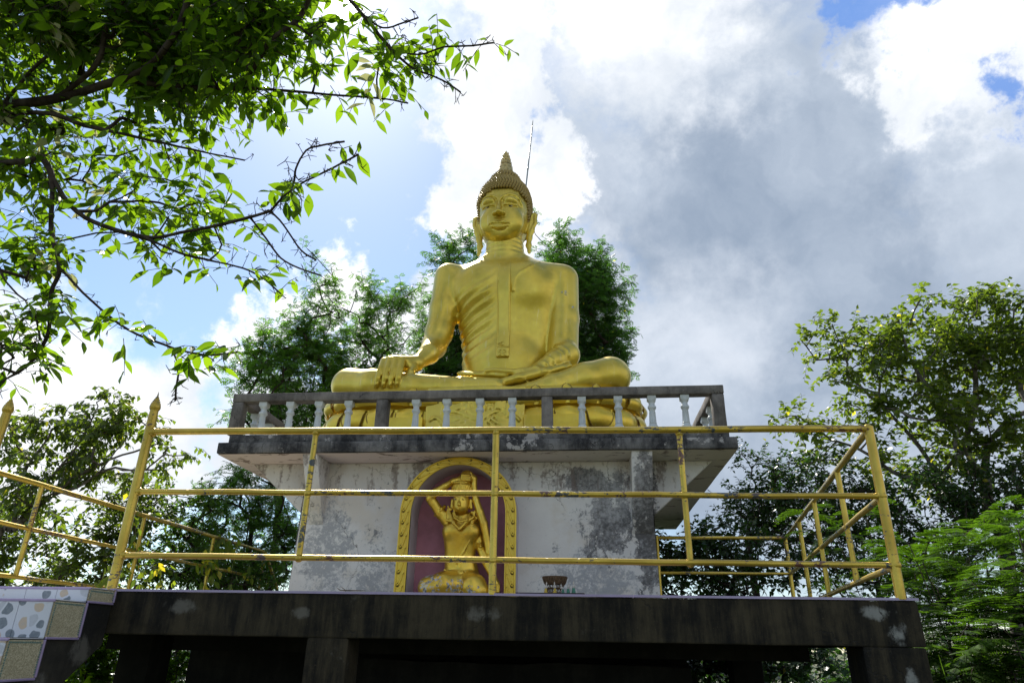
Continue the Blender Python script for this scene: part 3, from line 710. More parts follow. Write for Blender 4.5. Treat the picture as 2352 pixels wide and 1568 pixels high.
k_.rough(a1-.16, a1, b0+.163, b1-.163, 3.563, 3.66, .2, .004, 7); k_.rough(a0, a1, b1-.16, b1, 3.563, 3.66, .2, .004, 8)
k_.build('parapet_kerb', M['slab'], sh, True, auto=35)
# brackets: triangular fins under the slab
def fin(name, pts2, axis, c0, c1, mat):
    P = []
    for c_ in (c0, c1):
        for (u, z) in pts2: P.append((u, c_, z) if axis == 'y' else (c_, u, z))
    MB().hull(P, .006).build(name, mat, sh, True, auto=30)
fin('bracket', [(WX0-.68, 3.424), (WX0-.005, 3.424), (WX0-.012, 2.85)], 'y', 7.69, 7.86, M['wall'])
fin('bracket', [(WX1+.69, 3.424), (WX1+.003, 3.424), (WX1+.008, 2.83)], 'y', 7.69, 7.86, M['wall'])
fin('bracket', [(7.235, 3.424), (7.678, 3.424), (7.678, 2.72)], 'x', -3.10, -2.93, M['wall'])
fin('bracket', [(7.235, 3.424), (7.678, 3.424), (7.678, 2.62)], 'x', 0.545, 0.765, M['wall'])
# niche: recess, pale jamb, projecting outer shell, carved arch band
def strip(a, ya, b, yb):
    V = [(x+AX, ya, z) for x, z in a]+[(x+AX, yb, z) for x, z in b]; m = len(a)
    return V, [(i, i+1, m+i+1, m+i) for i in range(m-1)]
q = MB(); q.add([(x+AX, 7.80, z) for x, z in inner], [tuple(range(len(inner)))]); q.build('niche_recess', M['niche'], sh, True, auto=40)
i0 = 3; V, Fc = strip(inner, AY+.002, inner, 7.798)
q = MB(); q.add(V, Fc); q.build('niche_jamb', M['niche_white'], sh, True, auto=40)
q = MB(); V, Fc = strip(outer, AY+.03, outer, WY0+.002); q.add(V, [f[::-1] for f in Fc]); q.build('niche_shell', M['niche_white'], sh, True, auto=40)
# arch band, with a raised bead on each side and carved scroll ribs
ab = MB()
prof = [(0.0, .032), (0.0, .0), (.10, -.006), (.16, .004), (.80, .004), (.88, -.008), (1.0, -.004), (1.0, .035)]
m = len(inner); V = []
for j, (t_, dy) in enumerate(prof):
    for i in range(m):
        x = inner[i][0]*(1-t_)+outer[i][0]*t_; z = inner[i][1]*(1-t_)+outer[i][1]*t_; V.append((x+AX, AY+dy, z))
ab.add(V, [(j*m+i, (j+1)*m+i, (j+1)*m+i+1, j*m+i+1) for j in range(len(prof)-1) for i in range(m-1)])
band = ab.build('arch_band', M['gold_arch'], sh, True, auto=40)
# scrolls
sc = MB(); gm = MB()
il = [0]
for i in range(1, m): il.append(il[-1]+math.hypot((inner[i][0]+outer[i][0])/2-(inner[i-1][0]+outer[i-1][0])/2, (inner[i][1]+outer[i][1])/2-(inner[i-1][1]+outer[i-1][1])/2))
def bandpt(s, t, dy=-.006):
    i = min(max(np.searchsorted(il, s)-1, 0), m-2); f = (s-il[i])/(il[i+1]-il[i]+1e-9)
    def P(A): return np.array(A[i])*(1-f)+np.array(A[i+1])*f
    p = P(inner)*(1-t)+P(outer)*t; return np.array([p[0]+AX, AY+dy, p[1]])
tot = il[-1]; ns = 30
for k_i in range(ns):
    s0 = tot*(k_i+.5)/ns; sg = 1 if s0 < tot/2 else -1; dl = tot/ns
    pts = []; gro = []
    for j in range(15):                               # an S-shaped tendril ending in a curl
        a = j/14
        if a < .6: s = s0+sg*dl*(.62-1.2*a/.6*.85+.16*math.sin(a/.6*6.28)); t = .18+.62*(a/.6)**1.3
        else:
            g = (a-.6)/.4*4.6; rr = .17*(1-.6*(a-.6)/.4); s = s0+sg*(-dl*.33+dl*1.5*rr*math.sin(g)); t = .80-rr*1.3+rr*1.3*math.cos(g)
        pts.append(bandpt(min(max(s, 0), tot), t, .003))
        gro.append(bandpt(min(max(s-sg*.010, 0), tot), min(.97, t+.03), -.003 if t < .97 else 0))
    gm.tube(gro, .0032, 5)
    sc.tube(pts, [.0045+.0065*math.sin(math.pi*min(1, j/14+.08)) for j in range(15)], 6)
gm.build('scroll_grooves', M['groove'], band, True)
so = sc.build('carved_scrolls', M['gold_arch'], band, True)
# ------------------------------------------------------------------ balustrade round the statue
def bal_px(x): return at(488+.5249*x, 861.3+.5249*170, 7.32)[0]
BP = [(0.054, 0), (0.054, .075), (0.046, .085), (0.053, .105), (0.058, .13), (0.054, .155), (0.038, .18), (0.043, .19), (0.036, .20), (0.030, .33),
      (0.036, .345), (0.045, .36), (0.048, .375), (0.039, .392), (0.033, .40), (0.033, .425), (0.043, .437), (0.047, .455), (0.047, .505)]
BSQ = [1, 1]+[0]*14+[0, 1, 1]
def baluster(loc, parent):
    mb = MB(); mb.lathe(BP, loc[0], loc[1], loc[2], 24, BSQ)
    for k in range(10):                                   # fluting on the shaft
        a = 2*math.pi*k/10; c, s = math.cos(a), math.sin(a)
        mb.tube([(loc[0]+.035*c, loc[1]+.035*s, loc[2]+.205), (loc[0]+.0295*c, loc[1]+.0295*s, loc[2]+.325)], .0045, 4)
    for sx in (-1, 1):                                    # little volutes of the capital
        mb.tube([(loc[0]+sx*.022, loc[1]-.046, loc[2]+.368), (loc[0]+sx*.022, loc[1]+.046, loc[2]+.368)], .012, 8)
    return mb.build('baluster', M['baluster'], parent, True, auto=45)
ZK, RT, RB = 3.661, 4.163, 4.062
def balustrade(label, loc, rails, posts, bals):
    b = thing('balustrade', label, 'balustrade', loc, 'balustrades round the golden statue')
    for i, r in enumerate(rails): MB().rough(*r, RB, RT, .16, .004, 20+i).build('handrail', M['rail_conc'], b, True, auto=35)
    for i, (x0, x1, y0, y1) in enumerate(posts): MB().rough(x0, x1, y0, y1, ZK+.001, RB-.001, .2, .003, 30+i).build('post', M['rail_conc'], b, True, auto=35)
    o = None
    for (x, y) in bals:
        if o is None: o = baluster((bals[0][0], bals[0][1], ZK-.10), b)
        else: dup(o, b, (x-bals[0][0], y-bals[0][1], 0))
    return b
bx = [bal_px(v) for v in (222, 340, 465, 595, 890, 1025, 1170, 1312, 1617, 1777, 1925, 2070)]
pm = [bal_px(745), bal_px(1465)]
balustrade('front grey concrete handrail on pale turned balusters before the golden statue', (-1.2, 7.32, ZK), [(-4.055, 1.585, 7.25, 7.39)],
           [(-4.05, -3.915, 7.253, 7.387), (pm[0]-.068, pm[0]+.068, 7.253, 7.387), (pm[1]-.062, pm[1]+.062, 7.253, 7.387), (1.45, 1.58, 7.253, 7.387)], [(x, 7.32) for x in bx])
balustrade('side balustrade running back from the left corner of the slab', (-3.98, 9.5, ZK), [(-4.05, -3.92, 7.393, 11.85)],
           [(-4.045, -3.925, 9.5, 9.63), (-4.045, -3.925, 11.7, 11.83)], [(-3.985, 7.75+.4*i) for i in range(4)]+[(-3.985, 9.95+.4*i) for i in range(4)])
balustrade('side balustrade running back from the right corner of the slab', (1.52, 9.5, ZK), [(1.455, 1.58, 7.393, 11.85)],
           [(1.46, 1.575, 9.5, 9.63), (1.46, 1.575, 11.7, 11.83)], [(1.518, 7.75+.4*i) for i in range(4)]+[(1.518, 9.95+.4*i) for i in range(4)])

# ------------------------------------------------------------------ gold painted pipe railings
def pipe(par, name, a, b, r, n=14):
    a, b = np.array(a, float), np.array(b, float); d = b-a; mb = MB(); k = max(2, int(np.linalg.norm(d)/.35))
    rs = random.Random(int(abs(a[0]*97+b[1]*31+a[2]*13)*10))
    pts = [a+d*i/k+np.array([0, 0, (rs.uniform(-.003, .003) if 0 < i < k else 0)]) for i in range(k+1)]
    mb.tube(pts, r, n)
    return mb.build(name, M['pipe'], par, True, auto=50)
def weld(mb, p, r): 
    b = bmesh.new(); bmesh.ops.create_icosphere(b, subdivisions=2, radius=r)
    for v in b.verts: v.co = v.co*(1+.12*mnoise.noise(v.co*90))+Vector(p)
    mb.bm(b)
FIN = [(.030, 0), (.030, .012), (.034, .016), (.034, .024), (.029, .028), (.033, .036), (.041, .050), (.044, .064), (.040, .082), (.031, .098), (.026, .104), (.027, .112), (.020, .118), (.021, .126), (.013, .133), (.014, .141), (.007, .150), (.001, .190)]
def finial(par, x, y, z): return MB().lathe([(a*(.88 if a > .031 else 1), b*.95) for a, b in FIN], x, y, z, 16).build('finial', M['pipe'], par, True, auto=60)

fr = thing('pipe_railing', 'front gold pipe railing of three long rails along the terrace edge', 'railing', (-.6, 4.5, 1.79), 'gold pipe railings of the terrace')
A = {'t': ((-3.07, 4.465, 2.862), (1.905, 4.572, 2.848)), 'm': ((-3.07, 4.465, 2.434), (1.885, 4.572, 2.405)), 'l': ((-3.07, 4.465, 2.011), (1.885, 4.572, 1.986))}
pipe(fr, 'rail', *A['t'], .0235, 18); pipe(fr, 'rail', *A['m'], .019, 16); pipe(fr, 'rail', *A['l'], .019, 16)
pipe(fr, 'post', (-3.078, 4.465, 1.79), (-3.078, 4.465, 2.985), .0315, 18); finial(fr, -3.078, 4.465, 2.985)
pipe(fr, 'post', (-.573, 4.517, 1.79), (-.573, 4.517, 2.84), .024, 16)
def frx(px, py): return at(px, py, 4.52)[0]
pa, pb_ = frx(711, 1130), frx(1574, 1130)
pipe(fr, 'post', (pa, 4.49, 2.02), (pa, 4.49, 2.85), .0195, 14); pipe(fr, 'post', (pb_, 4.56, 1.995), (pb_, 4.56, 2.845), .0195, 14)
pipe(fr, 'post', (1.893, 4.574, 1.79), (1.905, 4.574, 2.862), .030, 18)
def bead(p, r): w = MB(); weld(w, p, r); w.build('weld_bead', M['pipe'], fr, True)
for z, r in ((2.857, .034), (2.434, .03), (2.011, .03)): bead((-3.05, 4.466, z), r)
for x, y in ((pa, 4.49), (-.573, 4.515), (pb_, 4.56)):
    for z in ((2.842, 2.42, 2.0)): bead((x, y, z+(x+3.07)*-.005+.006), .0275)
for z, r in ((2.85, .031), (2.405, .033), (1.986, .033)): bead((1.90, 4.573, z), r)

rs_ = thing('pipe_railing', 'gold pipe railing running back along the right side of the terrace', 'railing', (2.3, 7, 1.79), 'gold pipe railings of the terrace')
def rp(y, z): return (1.905+(y-4.575)*.1505, y, z)
for z, r in ((2.846, .023), (2.405, .020), (1.982, .020)): pipe(rs_, 'rail', rp(4.60, z), rp(9.56, z), r, 14)
for y in (5.75, 7.03, 8.18): pipe(rs_, 'post', rp(y, 1.985 if y < 6 else 1.80), rp(y, 2.842), .0225, 12)
pipe(rs_, 'post', rp(9.58, 1.79), rp(9.58, 2.86), .026, 12)
rb = thing('pipe_railing', 'short gold pipe railing closing the terrace behind the shrine wall on the right', 'railing', (1.8, 9.56, 1.79), 'gold pipe railings of the terrace')
for z, r in ((2.852, .023), (2.405, .020)): pipe(rb, 'rail', (.985, 9.555, z), (2.635, 9.575, z), r, 12)
pipe(rb, 'post', (.985, 9.555, 1.79), (.985, 9.555, 2.872), .026, 12)
rl = thing('pipe_railing', 'long gold pipe railing with creeper on it along the left side of the terrace', 'railing', (-5.2, 8, 1.79), 'gold pipe railings of the terrace')
for z, r in ((2.846, .024), (2.435, .020), (2.005, .020)): pipe(rl, 'rail', (-5.19, 4.3, z), (-5.2, 11.2, z), r, 14)
for y in (6.13, 7.83, 9.5): pipe(rl, 'post', (-5.195, y, 1.79 if y > 7 else 2.005), (-5.195, y, 2.84), .0225, 12)
pipe(rl, 'post', (-5.2, 11.2, 1.79), (-5.2, 11.2, 2.87), .026, 12)
pipe(rl, 'brace', (-5.195, 11.22, 2.84), tuple(at(.4508*1412, 861.3+.4508*1090, 11.6)), .024, 12)
ls = thing('railing_post', 'gold pipe post with bud finial cut by the left edge', 'post', (-4.24, 4.46, 1.79))
pipe(ls, 'pole', (-4.25, 4.46, 1.79), (-4.235, 4.46, 2.985), .0315, 16); finial(ls, -4.235, 4.46, 2.985)
for z in (2.85, 2.43): pipe(ls, 'rail', (-4.24, 4.46, z), (-5.15, 4.42, z), .020, 12)

# ------------------------------------------------------------------ lightning rod behind the head
a = at(1224, 278, 10.7); b = at(1208, 430, 10.7)
sl = (b-a)/(a[2]-b[2]); foot = a+sl*(a[2]-3.57)
lr = thing('lightning_rod', 'thin grey lightning rod rising behind the statue head', 'rod', tuple(foot))
MB().tube([foot, a+sl*1.2, a+sl*.12], [.018, .015, .013], 8).build('rod', M['steel'], lr, True)
MB().tube([a+sl*.12, a+sl*.02, a-sl*.02], [.010, .008, .003], 6).build('tip', M['steel'], lr, True)
MB().tube([a+sl*1.2+np.array([0, 0, 0]), a+sl*1.12], .017, 8).build('collar', M['steel'], lr, True)
MB().box(foot[0]-.06, foot[0]+.06, foot[1]-.06, foot[1]+.06, 3.562, 3.58, .004).build('base_plate', M['steel'], lr)

# ------------------------------------------------------------------ offerings
T0, T1 = at(1187, 1365, 6.95), at(1343, 1368, 6.95); tz = at(1270, 1362.5, 6.95)[2]
tb = thing('offering_table', 'low dark table before the white wall carrying the basket and figurines', 'table', ((T0[0]+T1[0])/2, 6.95, 1.79))
MB().box(T0[0], T1[0], 6.82, 7.12, tz-.025, tz, .004, 2).build('table_top', M['tray'], tb)
for x in (T0[0]+.03, T1[0]-.03):
    for y in (6.85, 7.09): MB().box(x-.015, x+.015, y-.015, y+.015, 1.791, tz-.026, .003).build('leg', M['tray'], tb)
bc = at(1274.5, 1345, 6.98); bz = tz+.001
bk = thing('offering_basket', 'dark woven bamboo pedestal basket standing against the wall', 'basket', (bc[0], 6.98, bz))
q = MB(); rt, rm, H_ = .118, .085, .147
q.lathe([(rm, .085), (rm+.016, .11), (rt, H_), (rt-.005, H_), (rm+.008, .107), (rm-.006, .088)], bc[0], 6.98, bz, 28); q.build('bowl', M['wicker'], bk, True, auto=50)
q = MB(); nS = 16
for i in range(nS):
    for sgn in (-1, 1):
        a0 = 2*math.pi*i/nS; a1 = a0+sgn*.42; a2 = a0+sgn*.1
        f = lambda a, r, z: (bc[0]+r*math.cos(a), 6.98+r*math.sin(a), bz+z)
        q.tube([f(a2, rt+.004, H_), f(a0, (rt+rm)/2+.004, .1), f(a1, rm-.012, .045), f(a1+sgn*.15, rm+.004, .0)], .0028, 4)
q.build('lattice', M['wicker'], bk, True)
q = MB()
for z, r in ((.001, rm+.006), (.045, rm-.010), (H_, rt)):
    q.tube([(bc[0]+r*math.cos(2*math.pi*i/28), 6.98+r*math.sin(2*math.pi*i/28), bz+z+.004) for i in range(29)], .0055, 6, False)
q.build('hoops', M['wicker'], bk, True)
def figurine(px, hh, cloth, label, lean=0.0):
    p = at(px, 1350, 6.87); x, y, z = p[0], 6.87, bz
    t = thing('figurine', label, 'figurine', (x, y, z), 'small glazed figurines beside the basket'); s = hh/.085
    P = lambda u, w, v: (x+(u+lean*v)*s, y+w*s, z+v*s)
    b = MB(); b.tube([P(0, 0, .036), P(0, 0, .045), P(0, -.002, .055), P(0, 0, .063), P(0, 0, .066)], [.009*s, .0075*s, .0105*s, .009*s, .004*s], 10)
    bb = bmesh.new(); bmesh.ops.create_icosphere(bb, subdivisions=2, radius=.0075*s)
    for v in bb.verts: v.co = Vector((v.co.x*.85, v.co.y*.9, v.co.z*1.15))+Vector(P(0, -.001, .0725))
    b.bm(bb)
    for sg in (-1, 1):
        b.tube([P(sg*.009, 0, .061), P(sg*.015, -.002, .050), P(sg*.010, -.010, .044), P(sg*.003, -.012, .050)], [.0035*s, .003*s, .0026*s, .002*s], 6)
    b.build('body', M['fig_white'], t, True)
    MB().lathe([(.0165*s, 0), (.017*s, .004*s), (.013*s, .02*s), (.011*s, .034*s), (.0095*s, .038*s)], P(0, 0, 0)[0], y, z, 12).build('skirt', M[cloth], t, True, auto=50)
    MB().lathe([(.0075*s, .079*s), (.006*s, .082*s), (.0065*s, .084*s), (.002*s, .090*s), (.0006*s, .097*s)], x+lean*.08*s, y, z, 10).build('headdress', M['fig_white'], t, True)
for px, hh, cl, lb, ln in ((1253.5, .088, 'fig_yellow', 'glazed figurine in yellow skirt at left front of the basket', .1), (1274.5, .090, 'fig_yellow', 'glazed figurine in yellow skirt at middle front of the basket', -.05),
                           (1293, .074, 'fig_green', 'stooping glazed figurine in green cloth at right front of the basket', -.25), (1305, .085, 'fig_green', 'glazed figurine standing just right of the basket', .08),
                           (1317.5, .100, 'fig_green', 'tallest glazed figurine with white robe over green, farthest right', 0.0)): figurine(px, hh, cl, lb, ln)
tw = thing('dry_twig', 'thin dry twig lying on the terrace edge left of the niche', 'twig', tuple(at(805, 1360, 4.48)))
q = MB(); e = [at(771+.415*u, 1349.8+.415*v, 4.475) for u, v in ((10, 0), (25, 12), (55, 18), (90, 17), (140, 15), (165, 22))]
for p_ in e: p_[2] = max(p_[2], 1.804)
q.tube(e, [.002, .003, .004, .004, .003, .0015], 6); q.tube([e[2], e[2]+np.array([-.03, 0, .02])], .002, 5); q.build('stick', M['bark_brown'], tw, True)
# ------------------------------------------------------------------ the seated golden statue
def Z1(x, y, Y): return at(717.8+.34786*x, 315.8+.34786*y, Y)
def Z3(x, y, Y): return at(746.5+.17090*x, 775.2+.17090*y, Y)
def Z4(x, y, Y): return at(1033.6+.20752*x, 746.5+.20752*y, Y)
def ZHp(x, y): return (1079.5+.1282*x, 402+.1282*y)
def ZH(x, y, Y): return at(*ZHp(x, y), Y)
def hit(F, px, py, y0=8.0, out=0.0):
    """first point of the sculpted surface met along a line of sight"""
    d = direction(px, py); o = np.array([0, 0, EYE])
    for t in np.arange(y0/d[1], 11.0/d[1], F.h*.4):
        p = o+d*t; i = np.round((p-F.lo)/F.h).astype(int)
        if (i >= 0).all() and (i < F.n).all() and F.D[tuple(i)] < 0: return p-d*out
    return o+d*(9.1/d[1])
FLOOR_P = 4.50
bud = thing('seated_golden_statue', 'large seated golden Buddhist statue with spired curly hair, one hand over its knee', 'statue', (-1.2, 9.4, FLOOR_P))
h = 0.0165
B = Field((-3.62, 8.12, 4.42), (0.98, 10.15, 7.66), h)
tz_ = [4.62, 5.0, 5.3, 5.5, 5.8, 6.1, 6.4, 6.7, 6.88, 7.0, 7.08, 7.17]
ta = [.68, .62, .60, .60, .65, .72, .78, .83, .80, .68, .52, .36]
tb_ = [.44, .39, .345, .34, .365, .40, .43, .42, .38, .33, .28, .25]
TC = -1.13
B.loft(tz_, TC, 9.56, ta, tb_, 2.3, k=.05)
# chest and belly modelling
B.ell((-1.52, 9.34, 6.58), (.36, .19, .30), .22); B.ell((-.76, 9.34, 6.58), (.36, .19, .30), .22)
B.cap((-.62, 9.56, 5.45), (-.50, 9.56, 6.6), .20, .26, .16)
B.ell((-1.13, 9.36, 5.35), (.50, .2, .34), .2)
# shoulders and neck
B.ell((-1.91, 9.55, 6.78), (.31, .27, .28), .12); B.ell((-.33, 9.55, 6.76), (.325, .27, .29), .12)
B.cap((-1.40, 9.56, 7.10), (-1.93, 9.54, 6.88), .145, .19, .14); B.cap((-.87, 9.56, 7.10), (-.33, 9.54, 6.87), .145, .19, .14)
B.cap((-1.5, 9.44, 6.80), (-.75, 9.44, 6.80), .26, .26, .16)
B.loft([6.98, 7.1, 7.2, 7.3, 7.45, 7.6], -1.14, [9.55, 9.54, 9.52, 9.5, 9.48, 9.48], [.48, .40, .345, .315, .305, .30], [.3, .3, .29, .28, .28, .28], 2.1, k=.10)
B.op(lambda X, Y, Z: .0045*np.sin((Z+.03*(Y-9.2)+.05*(X+1.14)**2)*2*math.pi/.085)*np.clip((Z-7.17)/.05, 0, 1)*np.clip((7.55-Z)/.05, 0, 1)*(Y < 9.7)+0*X, (-1.6, 9.0, 7.1), (-.7, 9.9, 7.6), 0, 'bump', 0)
# right arm (left in the photo)
B.chain([Z1(905, 930, 9.5), Z1(872, 1130, 9.44), Z1(835, 1290, 9.36), Z1(805, 1375, 9.26)], [.245, .225, .205, .19], .06)
B.chain([Z1(800, 1385, 9.24), Z3(1400, 215, 8.98), Z3(1235, 345, 8.74)], [.185, .15, .095], .04)
# left arm
B.chain([Z1(1655, 940, 9.5), Z1(1662, 1200, 9.46), Z1(1655, 1400, 9.36)], [.24, .225, .225], .05)
B.chain([Z4(1290, 330, 9.22), Z4(1150, 400, 9.02), Z4(940, 500, 8.82)], [.20, .145, .085], .05)
# thighs, knees, shins
B.cap((-1.65, 9.75, 4.9), Z3(340, 640, 8.95), .34, .245, .08); B.cap((-.6, 9.75, 4.9), Z4(1770, 570, 9.02), .34, .25, .08)
B.ell((-1.2, 9.35, 4.74), (1.15, .62, .22), .10)
B.chain([Z3(320, 650, 8.82), Z3(650, 660, 8.62), Z3(1150, 690, 8.56), Z3(1700, 690, 8.55), Z4(500, 680, 8.56)], [.245, .235, .195, .155, .12], .06)
B.chain([Z4(1775, 575, 8.98), Z4(1500, 610, 8.84), Z4(1150, 690, 8.70), Z4(750, 790, 8.60), Z4(200, 850, 8.60)], [.285, .24, .18, .14, .13], .06)
B.chain([Z3(1900, 800, 8.62), Z3(900, 850, 8.62)], [.13, .2], .08)
# foot resting sole-up on the far thigh
B.chain([Z4(520, 660, 8.62), Z4(760, 605, 8.68), Z4(1050, 535, 8.80), Z4(1240, 480, 8.9)], [.085, .105, .10, .075], .03, sc=(1, 1.2, .72))
for i in range(5): B.chain([Z4(1190+i*6, 492-i*5, 8.86+i*.035), Z4(1330-i*8, 448-i*6, 8.92+i*.045)], [.042, .034], .012)
# hand in the lap, palm up
B.chain([Z4(960, 498, 8.82), Z4(800, 540, 8.80), Z4(560, 560, 8.82)], [.075, .085, .07], .04, sc=(1, 1.7, .7))
for i in range(4):
    L_ = [0, 20, 10, -60][i]
    B.chain([Z4(620, 560-i*5, 8.72+i*.075), Z4(380-L_*.5, 548-i*5, 8.72+i*.075), Z4(110-L_, 540-i*5, 8.74+i*.07)], [.043, .038, .027], .012)
B.chain([Z4(830, 535, 8.74), Z4(640, 512, 8.70), Z4(520, 500, 8.70), Z4(400, 505, 8.70)], [.05, .042, .037, .036], .012)
B.ell(Z4(412, 503, 8.665), (.032, .01, .018), .006)
# hand over the shin: palm and four fingers, thumb at the side
W_ = Z3(1225, 350, 8.74)
KN = [Z3(790, 312, 8.50), Z3(870, 292, 8.47), Z3(955, 288, 8.46), Z3(1040, 298, 8.47)]
for q in KN: B.cap(W_, q, .085, .050, .05)
B.cap((KN[0]+W_)/2+np.array([-.02, .03, -.04]), (KN[3]+W_)/2+np.array([0, .03, -.04]), .075, .075, .05)
B.cap(Z3(1130, 370, 8.56), Z3(900, 330, 8.50), .06, .05, .03)
FX = [((748, 420), (712, 540), (693, 640)), ((838, 420), (802, 540), (783, 643)), ((927, 420), (893, 540), (875, 645)), ((1012, 420), (984, 540), (962, 635))]
for q, fx in zip(KN, FX):
    B.chain([q, Z3(*fx[0], 8.385), Z3(*fx[1], 8.345), Z3(*fx[2], 8.365)], [.049, .046, .043, .036], .004)
    B.ell(Z3(fx[2][0], fx[2][1]-22, 8.325), (.020, .010, .027), .004)
B.chain([Z3(1195, 400, 8.62), Z3(1150, 470, 8.50), Z3(1095, 550, 8.46), Z3(1150, 590, 8.44)], [.062, .052, .042, .014], .02)
# robe folds over the right side of the chest
def folds(X, Y, Z):
    u = (Z-6.0)-.62*(X+1.6)-.35*(X+1.6)**2+.02*np.sin(9*X)
    ph = (u/.165) % 1.0; saw = np.where(ph < .72, ph/.72, (1-ph)/.28)
    s = lambda q, a, b: np.clip((q-a)/(b-a), 0, 1)
    m = s(X, -1.95, -1.80)*s(-X, 1.20, 1.33)*s(Z, 5.25, 5.45)*s(-Z+.62*(X+1.6), -6.72, -6.45)*(Y < 9.6)
    return -.021*(saw**1.2)*m*s(-Y, -9.62, -9.45)
B.op(folds, (-2.0, 9.0, 5.2), (-1.2, 9.6, 6.9), 0, 'bump', 0)
def ridge(F, pts, r=.010, k=.008, out=.0, conv=None, y0=8.0): 
    P = [hit(F, *(conv(*p)), y0, out) for p in pts]; F.chain(P, r, k)
c1 = lambda x, y: (717.8+.34786*x, 315.8+.34786*y)
c3 = lambda x, y: (746.5+.17090*x, 775.2+.17090*y)
c4 = lambda x, y: (1033.6+.20752*x, 746.5+.20752*y)
def smooth_path(pts, n=5):
    """Catmull-Rom through the points"""
    P = [np.array(p, float) for p in pts]; P = [2*P[0]-P[1]]+P+[2*P[-1]-P[-2]]; o = []
    for i in range(1, len(P)-2):
        for j in range(n):
            t = j/n; o.append(.5*((2*P[i])+(-P[i-1]+P[i+1])*t+(2*P[i-1]-5*P[i]+4*P[i+1]-P[i+2])*t*t+(-P[i-1]+3*P[i]-3*P[i+1]+P[i+2])*t**3))
    return o+[P[-2]]
ridge(B, smooth_path([(1500, 822), (1430, 856), (1370, 890), (1335, 930), (1322, 1010)]), .017, .012, .004, c1)
ridge(B, smooth_path([(1170, 225), (1250, 240), (1305, 290), (1318, 350)]), .016, .01, .0, c4)
ridge(B, smooth_path([(1120, 262), (1190, 270), (1240, 300), (1262, 345)]), .012, .01, .0, c4)
ridge(B, smooth_path([(1055, 345), (1110, 360), (1150, 400), (1165, 455)]), .014, .01, .0, c4)
ridge(B, smooth_path([(1005, 395), (1050, 410), (1085, 440), (1097, 470)]), .012, .01, .0, c4)
ridge(B, smooth_path([(925, 458), (965, 465), (992, 485), (1010, 505)]), .012, .01, .0, c4)
for pp in ([(1320, 515), (1300, 570), (1250, 630)], [(1500, 530), (1480, 600), (1455, 660)], [(1548, 532), (1525, 600), (1510, 660)]): ridge(B, pp, .010, .012, .0, c3)
ridge(B, [(830, 600), (870, 635), (895, 668)], .010, .012, .0, c4)
ridge(B, smooth_path([(1870, 400), (1700, 440), (1200, 0+465)][:2]), .004, .01, 0, c3)
body_mesh = B.mesh()
# ---- head
hh = 0.0085; HX = -1.165
H = Field((-1.82, 8.86, 7.22), (-.5, 10.12, 8.78), hh)
hz = [7.36, 7.425, 7.51, 7.62, 7.79, 7.98, 8.18, 8.33, 8.48, 8.60]
ha = np.array([.09, .19, .272, .34, .392, .415, .418, .402, .345, .22])
hf = np.array([9.24, 9.15, 9.11, 9.085, 9.07, 9.075, 9.09, 9.12, 9.20, 9.34])
hb = np.array([9.46, 9.56, 9.70, 9.86, 9.96, 10.0, 10.0, 9.97, 9.86, 9.72])
H.loft(hz, HX, (hf+hb)/2, ha, (hb-hf)/2, 2.35, k=.02)
H.ell((HX, 9.155, 7.475), (.12, .07, .075), .08)                       # chin
H.ell((HX-.20, 9.17, 7.70), (.13, .07, .15), .16); H.ell((HX+.20, 9.17, 7.70), (.13, .07, .15), .16)   # cheeks
def hp(x, y, out=0.0): return hit(H, *ZHp(x, y), 8.6, out)
# eye sockets under the brows, lids
for br, lid in (([(478, 470), (440, 425), (385, 405), (330, 408), (275, 435), (232, 490), (205, 560)], [(400, 470), (335, 470), (270, 505)]),
                ([(560, 465), (610, 420), (680, 388), (755, 386), (825, 418), (878, 480), (915, 555)], [(650, 450), (730, 445), (810, 480)])):
    H.chain([hp(*p, .024) for p in smooth_path(br, 3)], .034, .018, 'cut')
    H.chain([hp(*p, -.020) for p in smooth_path(lid, 3)], .046, .035)
for br in ([(512, 470), (490, 420), (450, 388), (395, 372), (335, 376), (270, 402), (218, 465), (188, 570)], [(528, 450), (560, 408), (610, 374), (685, 348), (765, 348), (840, 380), (900, 465), (940, 565)]):
    H.chain([hp(*p, -.003) for p in smooth_path(br, 3)], .012, .012)
# nose
nb = hp(520, 470); tip = hp(520, 700)+np.array([0, -.075, 0])
H.chain([nb+np.array([0, .012, 0]), hp(520, 590)+np.array([0, -.020, 0]), tip+np.array([0, .018, .015])], [.026, .036, .046], .025)
H.ell(tip, (.050, .052, .042), .02)
for s in (-1, 1):
    H.ell(tip+np.array([s*.066, .040, -.004]), (.044, .050, .038), .014)
    H.ell(tip+np.array([s*.036, .008, -.040]), (.020, .026, .014), .006, 'cut')
# mouth
H.ell(hp(515, 880)+np.array([0, .06, 0]), (.17, .075, .085), .09)
up = smooth_path([(335, 890), (375, 868), (430, 848), (470, 856), (512, 864), (555, 850), (605, 840), (655, 856), (705, 860)], 3)
nU = len(up); H.chain([hp(*p, .006) for p in up], [.008+.021*math.sin(math.pi*i/(nU-1)) for i in range(nU)], .008)
lo = smooth_path([(375, 905), (430, 918), (515, 926), (610, 915), (675, 893)], 4); nL = len(lo)
H.chain([hp(*p, .004) for p in lo], [.014+.025*math.sin(math.pi*i/(nL-1)) for i in range(nL)], .008)
H.chain([hp(*p, .004) for p in smooth_path([(340, 893), (430, 885), (515, 893), (605, 875), (700, 862)], 4)], .0075, .004, 'cut')
H.chain([hp(*p, .004) for p in smooth_path([(400, 958), (460, 972), (520, 974), (600, 966), (665, 925)], 3)], .010, .012, 'cut')
H.chain([hp(*p, .0) for p in smooth_path([(330, 880), (375, 848), (425, 822), (470, 832), (512, 846), (555, 826), (610, 815), (660, 838), (712, 850)], 3)], .0065, .004)
